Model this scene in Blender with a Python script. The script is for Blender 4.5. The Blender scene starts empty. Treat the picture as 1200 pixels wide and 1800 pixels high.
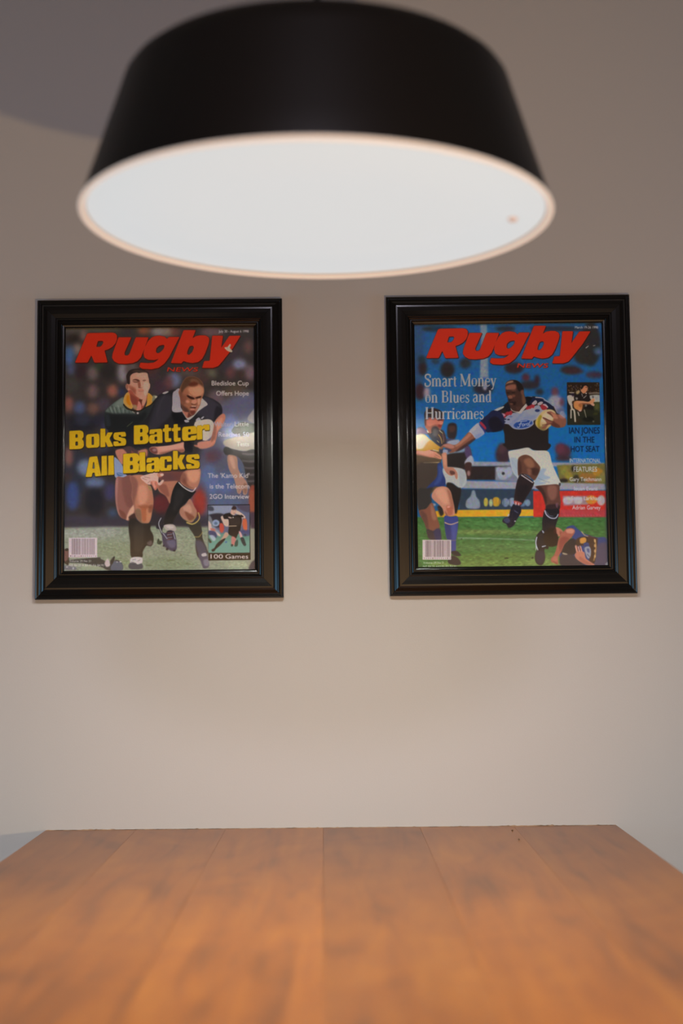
import bpy, bmesh, math, random
import numpy as np
from mathutils import Vector, Matrix, Euler

# ------------------------------------------------------------------ camera, world, lights, exposure
SC = bpy.context.scene
COL = SC.collection
CAM = dict(loc=(-0.0084, -2.28, 1.0656), pitch=0.0778, yaw=0.0028, roll=0.0090, f=2536.0)

def cam_axes():
    cy, sy = math.cos(CAM['yaw']), math.sin(CAM['yaw'])
    cp, sp = math.cos(CAM['pitch']), math.sin(CAM['pitch'])
    right = Vector((cy, -sy, 0))
    fwd0 = Vector((sy, cy, 0))
    fwd = fwd0 * cp + Vector((0, 0, sp))
    up = -fwd0 * sp + Vector((0, 0, cp))
    c, s = math.cos(CAM['roll']), math.sin(CAM['roll'])
    # the picture is turned by the roll: x' = x c + y s (y down)
    r2 = right * c - up * (-s) * -1
    r2 = right * c - up * s
    u2 = right * s + up * c
    return r2, u2, fwd

cd = bpy.data.cameras.new('camera')
cam = bpy.data.objects.new('camera', cd)
COL.objects.link(cam)
R_, U_, F_ = cam_axes()
cam.matrix_world = Matrix(((R_.x, U_.x, -F_.x, CAM['loc'][0]), (R_.y, U_.y, -F_.y, CAM['loc'][1]),
                           (R_.z, U_.z, -F_.z, CAM['loc'][2]), (0, 0, 0, 1)))
cd.sensor_fit = 'VERTICAL'
cd.sensor_height = 36.0
cd.lens = CAM['f'] / 1800 * 36.0
cd.clip_start = 0.02
cd.dof.use_dof = True
cd.dof.focus_distance = 2.27
cd.dof.aperture_fstop = 2.3
SC.camera = cam

def project(x, y, z):
    d = Vector((x, y, z)) - Vector(CAM['loc'])
    k = CAM['f'] / d.dot(F_)
    return 600 + d.dot(R_) * k, 900 - d.dot(U_) * k

def on_plane(px, py, axis, value):
    """the point where the line of sight through a pixel meets the plane axis = value"""
    d = R_ * (px - 600) + U_ * (900 - py) + F_ * CAM['f']
    t = (value - CAM['loc'][axis]) / d[axis]
    return Vector(CAM['loc']) + d * t

SC.view_settings.view_transform = 'Standard'
SC.view_settings.look = 'None'
SC.view_settings.exposure = 0.0
SC.view_settings.gamma = 1.0
SC.view_settings.use_curve_mapping = False
SC.cycles.use_denoising = True
SC.cycles.max_bounces = 8
SC.cycles.sample_clamp_indirect = 4.0

W = bpy.data.worlds.new('daylight')
SC.world = W
W.use_nodes = True
wn = W.node_tree.nodes
wn['Background'].inputs[0].default_value = (0.62, 0.78, 1.0, 1)
wn['Background'].inputs[1].default_value = 0.08

def light(name, kind, loc, target, energy, color, **kw):
    d = bpy.data.lights.new(name, kind)
    d.energy = energy
    d.color = color
    for k, v in kw.items():
        setattr(d, k, v)
    o = bpy.data.objects.new(name, d)
    COL.objects.link(o)
    o.location = loc
    v = Vector(target) - Vector(loc)
    o.rotation_euler = v.to_track_quat('-Z', 'Y').to_euler()
    return o

# cool daylight from the low window on each side, plus two added fills for the wall: warm from the front, cool from overhead
light('window_daylight', 'AREA', (-2.58, -0.95, 0.95), (0, -0.95, 0.85), 9.0, (0.30, 0.66, 1.0), shape='RECTANGLE', size=1.15, size_y=0.7)
light('window_daylight', 'AREA', (2.58, -0.95, 0.95), (0, -0.95, 0.85), 9.0, (0.30, 0.66, 1.0), shape='RECTANGLE', size=1.15, size_y=0.7)
light('front_fill', 'AREA', (0.0, -4.9, 0.95), (0, 0, 0.6), 16.0, (1.0, 0.56, 0.24), shape='RECTANGLE', size=3.2, size_y=1.2)
light('overhead_fill', 'AREA', (0.0, -2.9, 2.5), (0, -2.6, 0), 33.0, (0.64, 0.60, 0.72), shape='DISK', size=0.3)

# a low light off to the right of the table, thrown up at the wall: it gives the shade its faint shadow at the upper left
light('low_uplight', 'SPOT', (0.40, -1.65, 0.83), (-0.45, 0, 1.52), 25.5, (1.0, 0.68, 0.33), spot_size=math.radians(110), spot_blend=1.0, shadow_soft_size=0.012)

# ------------------------------------------------------------------ small helpers
def mat(name, color, rough=0.6, metal=0.0, spec=0.5, emit=None, estr=0.0, coat=0.0):
    m = bpy.data.materials.new(name)
    m.use_nodes = True
    b = m.node_tree.nodes['Principled BSDF']
    b.inputs['Base Color'].default_value = (*color, 1)
    b.inputs['Roughness'].default_value = rough
    b.inputs['Metallic'].default_value = metal
    b.inputs['Specular IOR Level'].default_value = spec
    b.inputs['Coat Weight'].default_value = coat
    if emit:
        b.inputs['Emission Color'].default_value = (*emit, 1)
        b.inputs['Emission Strength'].default_value = estr
    return m

def node(m, kind, **kw):
    n = m.node_tree.nodes.new(kind)
    for k, v in kw.items():
        setattr(n, k, v)
    return n

def link(m, a, b):
    m.node_tree.links.new(a, b)

def obj(name, bm, m, parent=None, smooth=False):
    me = bpy.data.meshes.new(name)
    bmesh.ops.recalc_face_normals(bm, faces=bm.faces)
    bm.to_mesh(me)
    bm.free()
    if smooth:
        me.polygons.foreach_set('use_smooth', [True] * len(me.polygons))
    me.materials.append(m)
    o = bpy.data.objects.new(name, me)
    COL.objects.link(o)
    if parent:
        o.parent = parent
    return o

def box(bm, x0, x1, y0, y1, z0, z1, bevel=0.0):
    r = bmesh.ops.create_cube(bm, size=1.0)
    vs = r['verts']
    for v in vs:
        v.co = Vector((x0 if v.co.x < 0 else x1, y0 if v.co.y < 0 else y1, z0 if v.co.z < 0 else z1))
    if bevel:
        es = list({e for v in vs for e in v.link_edges})
        bmesh.ops.bevel(bm, geom=es, offset=bevel, segments=2, affect='EDGES', profile=0.5)

def lathe(bm, prof, seg=96, close=False):
    rings = []
    for r, z in prof:
        if r < 1e-6:
            rings.append([bm.verts.new((0, 0, z))])
        else:
            rings.append([bm.verts.new((r * math.cos(2 * math.pi * i / seg), r * math.sin(2 * math.pi * i / seg), z)) for i in range(seg)])
    pairs = list(zip(rings, rings[1:]))
    if close:
        pairs.append((rings[-1], rings[0]))
    for a, b in pairs:
        for i in range(seg):
            j = (i + 1) % seg
            if len(a) == 1 and len(b) == 1:
                continue
            if len(a) == 1:
                bm.faces.new((a[0], b[i], b[j]))
            elif len(b) == 1:
                bm.faces.new((a[i], a[j], b[0]))
            else:
                bm.faces.new((a[i], a[j], b[j], b[i]))

def empty(name, loc, label, cat, group=None, rot=(0, 0, 0)):
    o = bpy.data.objects.new(name, None)
    COL.objects.link(o)
    o.empty_display_size = 0.05
    o.location = loc
    o.rotation_euler = rot
    o['label'] = label
    o['category'] = cat
    if group:
        o['group'] = group
    return o

def struct(name, bm, m, parent=None):
    o = obj(name, bm, m, parent)
    if parent is None:
        o['kind'] = 'structure'
    return o

# ------------------------------------------------------------------ the room
M_wall = mat('wall_paint', (0.60, 0.575, 0.545), rough=0.75, spec=0.3)
n1 = node(M_wall, 'ShaderNodeTexNoise'); n1.inputs['Scale'].default_value = 420; n1.inputs['Detail'].default_value = 3
b1 = node(M_wall, 'ShaderNodeBump'); b1.inputs['Strength'].default_value = 0.06; b1.inputs['Distance'].default_value = 0.002
tc = node(M_wall, 'ShaderNodeTexCoord')
link(M_wall, tc.outputs['Object'], n1.inputs['Vector'])
link(M_wall, n1.outputs['Fac'], b1.inputs['Height'])
link(M_wall, b1.outputs['Normal'], M_wall.node_tree.nodes['Principled BSDF'].inputs['Normal'])
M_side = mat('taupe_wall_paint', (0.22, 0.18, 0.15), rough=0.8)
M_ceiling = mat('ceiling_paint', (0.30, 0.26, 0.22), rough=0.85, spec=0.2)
M_floor = mat('floor_vinyl', (0.16, 0.13, 0.11), rough=0.55)
M_white_trim = mat('white_trim_paint', (0.7, 0.7, 0.68), rough=0.4)
M_pane = bpy.data.materials.new('window_glass')
M_pane.use_nodes = True
_nt = M_pane.node_tree
_nt.nodes.clear()
_o = node(M_pane, 'ShaderNodeOutputMaterial'); _mx = node(M_pane, 'ShaderNodeMixShader')
_t = node(M_pane, 'ShaderNodeBsdfTransparent'); _g = node(M_pane, 'ShaderNodeBsdfGlossy'); _f = node(M_pane, 'ShaderNodeFresnel')
_g.inputs['Roughness'].default_value = 0.02
_f.inputs['IOR'].default_value = 1.45
link(M_pane, _f.outputs[0], _mx.inputs[0]); link(M_pane, _t.outputs[0], _mx.inputs[1])
link(M_pane, _g.outputs[0], _mx.inputs[2]); link(M_pane, _mx.outputs[0], _o.inputs[0])

X0, X1, Y0, Y1, H = -2.6, 2.6, -5.0, 0.0, 2.55
T = 0.12

bm = bmesh.new(); box(bm, X0 - T, X1 + T, Y1, Y1 + T, 0, H); struct('wall_back', bm, M_wall)
bm = bmesh.new(); box(bm, X0 - T, X1 + T, Y0 - T, Y1 + T, -0.1, 0); struct('floor', bm, M_floor)
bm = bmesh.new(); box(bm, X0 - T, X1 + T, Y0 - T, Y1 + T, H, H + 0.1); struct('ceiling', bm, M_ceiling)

def wall_with_opening(name, horizontal, a0, a1, c0, c1, o0, o1, z0, z1):
    """a wall running along x (horizontal) or y from a0 to a1, thickness c0..c1, with one window opening o0..o1, z0..z1"""
    bm = bmesh.new()
    for (s, e, u, w) in ((a0, o0, 0, H), (o1, a1, 0, H), (o0, o1, 0, z0), (o0, o1, z1, H)):
        if horizontal:
            box(bm, s, e, c0, c1, u, w)
        else:
            box(bm, c0, c1, s, e, u, w)
    return struct(name, bm, M_side)

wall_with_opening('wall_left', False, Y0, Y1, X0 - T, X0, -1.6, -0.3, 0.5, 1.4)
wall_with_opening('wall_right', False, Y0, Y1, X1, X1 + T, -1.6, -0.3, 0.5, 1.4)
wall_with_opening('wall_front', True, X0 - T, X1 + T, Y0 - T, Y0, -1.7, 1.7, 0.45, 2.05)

def window(name, horizontal, o0, o1, c, z0, z1):
    bm = bmesh.new()
    f = 0.05
    mid = (o0 + o1) / 2
    bars = [(o0, o1, z0, z0 + f), (o0, o1, z1 - f, z1), (o0, o0 + f, z0 + f, z1 - f), (o1 - f, o1, z0 + f, z1 - f), (mid - f / 2, mid + f / 2, z0 + f, z1 - f)]
    for s, e, u, w in bars:
        if horizontal:
            box(bm, s, e, c - 0.03, c + 0.03, u, w)
        else:
            box(bm, c - 0.03, c + 0.03, s, e, u, w)
    fr = struct(name, bm, M_white_trim)
    for s, e in ((o0 + f, mid - f / 2), (mid + f / 2, o1 - f)):
        bm = bmesh.new()
        if horizontal:
            box(bm, s, e, c - 0.003, c + 0.003, z0 + f, z1 - f)
        else:
            box(bm, c - 0.003, c + 0.003, s, e, z0 + f, z1 - f)
        obj('window_pane', bm, M_pane, fr)

window('window_1', False, -1.6, -0.3, X0 - 0.06, 0.5, 1.4)
window('window_2', False, -1.6, -0.3, X1 + 0.06, 0.5, 1.4)
window('window_3', True, -1.7, 1.7, Y0 - 0.06, 0.45, 2.05)
for nm_, c in (('baseboard_back', (X0, X1, -0.014, 0)), ('baseboard_left', (X0, X0 + 0.014, Y0, -0.014)), ('baseboard_right', (X1 - 0.014, X1, Y0, -0.014))):
    bm = bmesh.new(); box(bm, *c, 0, 0.09, 0.003); struct(nm_, bm, M_white_trim)

# ------------------------------------------------------------------ the table
TZ = 0.75
def wood(name, tint=(0.300, 0.083, 0.0060), dark=(0.170, 0.048, 0.0055), light_c=(0.42, 0.132, 0.0095)):
    m = bpy.data.materials.new(name)
    m.use_nodes = True
    b = m.node_tree.nodes['Principled BSDF']
    tc = node(m, 'ShaderNodeTexCoord')
    oi = node(m, 'ShaderNodeObjectInfo')
    # every board gets its own piece of grain
    mul = node(m, 'ShaderNodeVectorMath', operation='SCALE'); mul.inputs['Scale'].default_value = 37.0
    comb = node(m, 'ShaderNodeCombineXYZ')
    link(m, oi.outputs['Random'], comb.inputs[0]); link(m, oi.outputs['Random'], comb.inputs[1])
    link(m, comb.outputs[0], mul.inputs[0])
    add = node(m, 'ShaderNodeVectorMath', operation='ADD')
    link(m, tc.outputs['Object'], add.inputs[0]); link(m, mul.outputs[0], add.inputs[1])
    mp = node(m, 'ShaderNodeMapping'); mp.inputs['Scale'].default_value = (12.0, 1.4, 4.0)
    link(m, add.outputs[0], mp.inputs['Vector'])
    na = node(m, 'ShaderNodeTexNoise'); na.inputs['Scale'].default_value = 2.2; na.inputs['Detail'].default_value = 2; na.inputs['Distortion'].default_value = 0.9
    link(m, mp.outputs[0], na.inputs['Vector'])
    mp2 = node(m, 'ShaderNodeMapping'); mp2.inputs['Scale'].default_value = (5.0, 2.2, 4.0)
    link(m, add.outputs[0], mp2.inputs['Vector'])
    nb = node(m, 'ShaderNodeTexNoise'); nb.inputs['Scale'].default_value = 1.5; nb.inputs['Detail'].default_value = 2; nb.inputs['Distortion'].default_value = 1.6
    link(m, mp2.outputs[0], nb.inputs['Vector'])
    mp3 = node(m, 'ShaderNodeMapping'); mp3.inputs['Scale'].default_value = (60.0, 2.5, 20.0)
    link(m, add.outputs[0], mp3.inputs['Vector'])
    nc = node(m, 'ShaderNodeTexNoise'); nc.inputs['Scale'].default_value = 1.0; nc.inputs['Detail'].default_value = 3
    link(m, mp3.outputs[0], nc.inputs['Vector'])
    r1 = node(m, 'ShaderNodeValToRGB')
    e = r1.color_ramp.elements
    e[0].position = 0.29; e[0].color = (*dark, 1)
    e[1].position = 0.72; e[1].color = (*light_c, 1)
    k = e.new(0.46); k.color = (*tint, 1)
    mixf = node(m, 'ShaderNodeMath', operation='MULTIPLY_ADD'); mixf.inputs[1].default_value = 0.55
    link(m, na.outputs['Fac'], mixf.inputs[0])
    m2 = node(m, 'ShaderNodeMath', operation='MULTIPLY'); m2.inputs[1].default_value = 0.45
    link(m, nb.outputs['Fac'], m2.inputs[0]); link(m, m2.outputs[0], mixf.inputs[2])
    link(m, mixf.outputs[0], r1.inputs['Fac'])
    hs = node(m, 'ShaderNodeHueSaturation')
    link(m, r1.outputs[0], hs.inputs['Color'])
    mr = node(m, 'ShaderNodeSeparateColor'); link(m, oi.outputs['Color'], mr.inputs[0])
    mc = node(m, 'ShaderNodeMapRange'); mc.inputs['To Min'].default_value = 0.86; mc.inputs['To Max'].default_value = 1.16
    link(m, nc.outputs['Fac'], mc.inputs['Value'])
    mm = node(m, 'ShaderNodeMath', operation='MULTIPLY')
    link(m, mr.outputs[0], mm.inputs[0]); link(m, mc.outputs[0], mm.inputs[1])
    link(m, mm.outputs[0], hs.inputs['Value'])
    link(m, hs.outputs[0], b.inputs['Base Color'])
    b.inputs['Roughness'].default_value = 0.30
    b.inputs['Specular IOR Level'].default_value = 0.48
    bp = node(m, 'ShaderNodeBump'); bp.inputs['Strength'].default_value = 0.05; bp.inputs['Distance'].default_value = 0.001
    link(m, nc.outputs['Fac'], bp.inputs['Height']); link(m, bp.outputs[0], b.inputs['Normal'])
    return m
M_wood = wood('oiled_rimu_wood')
M_crumb = mat('dark_sawdust', (0.16, 0.09, 0.04), rough=0.9)

XA, XB = -0.4676, 0.4219
table = empty('wooden_table', (0, -0.68, 0), 'orange brown wooden table of wide boards pushed against the plain wall', 'table')
TY = 0.68     # children are placed in world terms, minus the base point
def tob(name, bm, m, parent=table, smooth=False):
    bmesh.ops.translate(bm, verts=bm.verts, vec=(0, TY, 0))
    return obj(name, bm, m, parent, smooth)

def seam(px, tilt=0.0):
    x = on_plane(px, 1455, 2, TZ).x
    return x, x + tilt
Y_NEAR = -1.36
seams = [(XA, XA), seam(243), seam(398), seam(568, 0.0155), seam(738, 0.006), seam(905), (XB, XB)]
for (a, a2), (b_, b2), shade in zip(seams, seams[1:], (0.90, 1.0, 1.06, 0.88, 1.0, 0.92)):
    bm = bmesh.new()
    g = 0.00008
    vs = []
    for z in (TZ - 0.032, TZ):
        for x, y in ((a + g, -0.0025), (b_ - g, -0.0025), (b2 - g, Y_NEAR), (a2 + g, Y_NEAR)):
            vs.append(bm.verts.new((x, y, z)))
    bm.faces.new(vs[0:4]); bm.faces.new(vs[4:8])
    for i in range(4):
        j = (i + 1) % 4
        bm.faces.new((vs[i], vs[j], vs[4 + j], vs[4 + i]))
    bmesh.ops.recalc_face_normals(bm, faces=bm.faces)
    bmesh.ops.bevel(bm, geom=[e for e in bm.edges if e.verts[0].co.z > TZ - 0.001 and e.verts[1].co.z > TZ - 0.001], offset=0.00025, segments=1, affect='EDGES')
    tob('plank', bm, M_wood).color = (shade, shade, shade, 1)
# rails and legs under the boards
for (x0, x1, y0, y1) in ((XA + 0.06, XB - 0.06, -0.09, -0.06), (XA + 0.06, XB - 0.06, -1.29, -1.26), (XA + 0.06, XA + 0.085, -1.26, -0.09), (XB - 0.085, XB - 0.06, -1.26, -0.09)):
    bm = bmesh.new(); box(bm, x0, x1, y0, y1, TZ - 0.13, TZ - 0.032, 0.002); tob('apron', bm, M_wood)
for x in (XA + 0.03, XB - 0.10):
    for y in (-1.32, -0.10):
        bm = bmesh.new(); box(bm, x, x + 0.07, y, y + 0.07, 0, TZ - 0.032, 0.004); tob('leg', bm, M_wood)
# the crumbly strip of old filler where the boards meet the wall
rnd = random.Random(4)
bm = bmesh.new()
n = 260
prev = None
for i in range(n + 1):
    x = XA + 0.001 + (XB - XA - 0.002) * i / n
    px = 80 + 1003 * i / n
    hgt = 0.0004 + 0.0003 * rnd.random()
    if 145 < px < 200 or 880 < px < 980:
        hgt += 0.0012 * rnd.random()
    if rnd.random() < 0.07:
        hgt += 0.0007
    row = [bm.verts.new((x, -0.0032 - 0.0008 * rnd.random(), TZ)), bm.verts.new((x, -0.0022, TZ + hgt)), bm.verts.new((x, -0.0002, TZ + hgt * 0.9)), bm.verts.new((x, -0.0002, TZ))]
    if prev:
        for k in range(3):
            bm.faces.new((prev[k], row[k], row[k + 1], prev[k + 1]))
    prev = row
M_fill = mat('old_filler', (0.30, 0.20, 0.11), rough=0.9)
_n = node(M_fill, 'ShaderNodeTexNoise'); _n.inputs['Scale'].default_value = 60; _n.inputs['Detail'].default_value = 4
_r = node(M_fill, 'ShaderNodeValToRGB'); _r.color_ramp.elements[0].position = 0.38; _r.color_ramp.elements[0].color = (0.16, 0.10, 0.06, 1)
_r.color_ramp.elements[1].position = 0.62; _r.color_ramp.elements[1].color = (0.50, 0.33, 0.20, 1)
_tc = node(M_fill, 'ShaderNodeTexCoord'); link(M_fill, _tc.outputs['Object'], _n.inputs['Vector'])
link(M_fill, _n.outputs['Fac'], _r.inputs['Fac']); link(M_fill, _r.outputs[0], M_fill.node_tree.nodes['Principled BSDF'].inputs['Base Color'])
tob('filler_strip', bm, M_fill)['kind'] = 'stuff'
for i, (px, py, s, lab) in enumerate(((900, 1461, 0.0014, 'tiny dark wood crumb on the tabletop, the one closer to the wall'),
                                      (912, 1477, 0.0017, 'tiny dark wood crumb on the tabletop, the one farther from the wall'))):
    p = on_plane(px, py, 2, TZ)
    bm = bmesh.new()
    bmesh.ops.create_icosphere(bm, subdivisions=1, radius=s)
    for v in bm.verts:
        v.co *= 0.75 + 0.5 * rnd.random(); v.co.z *= 0.7
    zmin = min(v.co.z for v in bm.verts)
    bmesh.ops.translate(bm, verts=bm.verts, vec=(0, 0, -zmin))
    o = obj('wood_crumb', bm, M_crumb)
    o.location = (p.x, p.y, TZ)
    o['label'] = lab; o['category'] = 'crumb'; o['group'] = 'dark crumbs on the tabletop'

# ------------------------------------------------------------------ the pendant lamp
LX, LY, LZ = -0.0271, -0.835, 1.4788
M_black = mat('matt_black_metal', (0.0095, 0.0074, 0.0062), rough=0.42, spec=0.3)
M_lining = mat('white_lining', (0.80, 0.74, 0.68), rough=0.6)
M_opal = mat('opal_diffuser', (0.15, 0.15, 0.15), rough=0.5, spec=0.1, emit=(0.955, 0.985, 1.0), estr=0.64)
M_cord = mat('black_textile_cord', (0.01, 0.01, 0.01), rough=0.8)
lamp = empty('pendant_lamp', (LX, LY, LZ), 'wide black metal pendant lamp with a glowing white underside hanging over the table', 'lamp', rot=(-0.0130, 0.0092, 0))
RB = 0.2382
HS = 0.156
RT = 0.2000
outer = [(RB, 0.0008), (RB - 0.0006, 0.004)]
outer += [(RB - 0.0006 - (RB - RT) * t, 0.004 + 0.120 * t) for t in (0.25, 0.5, 0.75, 1.0)]
outer += [(0.1963, 0.134), (0.190, 0.143), (0.181, 0.150), (0.168, 0.1548), (0.150, HS), (0.04, HS + 0.001), (0.0, HS + 0.001)]
inner = [(0.0, HS - 0.002), (0.04, HS - 0.002), (0.150, HS - 0.003), (0.167, 0.1515), (0.179, 0.147), (0.1875, 0.1405), (0.193, 0.132), (0.1968, 0.122)]
inner += [(RB - 0.0036 - (RB - RT) * t, 0.004 + 0.118 * t) for t in (0.75, 0.5, 0.25, 0.0)] + [(RB - 0.003, 0.0008)]
bm = bmesh.new(); lathe(bm, outer, seg=160)
bmesh.ops.remove_doubles(bm, verts=bm.verts, dist=1e-7)
lathe(bm, inner, seg=160)
lathe(bm, [inner[-1], outer[0]], seg=160)
bmesh.ops.remove_doubles(bm, verts=bm.verts, dist=1e-6)
obj('lamp_shade', bm, M_black, lamp, smooth=True)
# pale rolled rim round the opening, and the lining it turns into
rim = [(RB - 0.0015 + 0.0028 * math.cos(a), 0.0004 + 0.0022 * math.sin(a)) for a in [math.radians(d) for d in range(0, 360, 30)]]
M_rim = mat('glowing_lamp_rim', (0.75, 0.62, 0.52), rough=0.45, emit=(1.0, 0.88, 0.80), estr=0.42)  # emission stands in for the diffuser's light falling on the rim
bm = bmesh.new(); lathe(bm, rim, seg=160, close=True)
obj('rim', bm, M_rim, lamp, smooth=True)
bm = bmesh.new(); lathe(bm, [(RB - 0.0042, 0.0012), (RB - 0.0050, 0.004), (RB - 0.0068, 0.0095), (RB - 0.0078, 0.0095), (RB - 0.0060, 0.004), (RB - 0.0052, 0.0010)], seg=160, close=True)
obj('lining', bm, M_lining, lamp, smooth=True)
bm = bmesh.new(); lathe(bm, [(0.0, 0.0022), (0.12, 0.0024), (RB - 0.0060, 0.0030), (RB - 0.0060, 0.0050), (0.0, 0.0050)], seg=160)
obj('diffuser', bm, M_opal, lamp, smooth=True)
# small fixing screw of the diffuser
M_screw = mat('glowing_screw', (0.60, 0.42, 0.35), rough=0.5, emit=(1.0, 0.72, 0.6), estr=0.25)  # faint emission stands in for lamp light on the screw head
sp_ = on_plane(901, 385, 2, LZ)
bm = bmesh.new(); lathe(bm, [(0.0, -0.0030), (0.0042, -0.0026), (0.0055, 0.0), (0.0, 0.0)], seg=20)
scr = obj('screw', bm, M_screw, lamp, smooth=True)
scr.location = (sp_.x - LX, sp_.y - LY, 0.0026)
# cord and ceiling rose, above the picture
bm = bmesh.new(); lathe(bm, [(0.0, HS), (0.022, HS), (0.022, HS + 0.028), (0.012, HS + 0.036), (0.0, HS + 0.036)], seg=32)
obj('cord_grip', bm, M_black, lamp, smooth=False)
CH = H - LZ
bm = bmesh.new(); lathe(bm, [(0.0, HS + 0.034), (0.0035, HS + 0.034), (0.0035, CH - 0.02), (0.0, CH - 0.02)], seg=16)
obj('cord', bm, M_cord, lamp, smooth=True)
bm = bmesh.new(); lathe(bm, [(0.0, CH - 0.024), (0.05, CH - 0.022), (0.055, CH - 0.004), (0.055, CH - 0.0012), (0.0, CH - 0.0012)], seg=48)
obj('ceiling_rose', bm, M_black, lamp, smooth=False)
# the lamp's own light: rings of small sources under the diffuser
NARROW, WIDE = (0.93, 0.98, 1.0), (1.0, 0.95, 0.87)
LEDS = (('lamp_led', 6, 0.07, 1.0, 172, 26.0 / 18, NARROW), ('lamp_led', 12, 0.13, 1.0, 172, 26.0 / 18, NARROW),
        ('lamp_led_wide', 8, 0.06, 0.25, 179, 6.2 / 48, WIDE), ('lamp_led_wide', 16, 0.135, 0.25, 179, 6.2 / 48, WIDE), ('lamp_led_wide', 24, 0.205, 0.25, 179, 6.2 / 48, WIDE))
for nm_, cnt, r, blend, ang, watt, tint in LEDS:
    for i in range(cnt):
        a = 2 * math.pi * (i + 0.5) / cnt
        d = bpy.data.lights.new(nm_, 'SPOT')
        d.energy = watt
        d.color = tint
        d.shadow_soft_size = 0.0
        d.spot_size = math.radians(ang)
        d.spot_blend = blend
        o = bpy.data.objects.new(nm_, d)
        COL.objects.link(o)
        o.parent = lamp
        o.location = (r * math.cos(a), r * math.sin(a), -0.001)

# ------------------------------------------------------------------ printed covers: a small flat-print painter
def hexc(h):
    return np.array([int(h[i:i + 2], 16) / 255.0 for i in (0, 2, 4)], np.float32)

def nums(s):
    a = np.array([float(t) for t in s.replace(',', ' ').split()], np.float64)
    return a.reshape(-1, 2)

def spline(p, closed=True, n=5):
    out = []
    m = len(p)
    rng = range(m) if closed else range(m - 1)
    t = np.linspace(0, 1, n, endpoint=False)[:, None]
    for i in rng:
        if closed:
            a, b, c, d = p[i - 1], p[i], p[(i + 1) % m], p[(i + 2) % m]
        else:
            a, b, c, d = p[max(i - 1, 0)], p[i], p[i + 1], p[min(i + 2, m - 1)]
        out.append(0.5 * ((2 * b) + (-a + c) * t + (2 * a - 5 * b + 4 * c - d) * t ** 2 + (-a + 3 * b - 3 * c + d) * t ** 3))
    if not closed:
        out.append(p[-1:])
    return np.concatenate(out)

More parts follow.
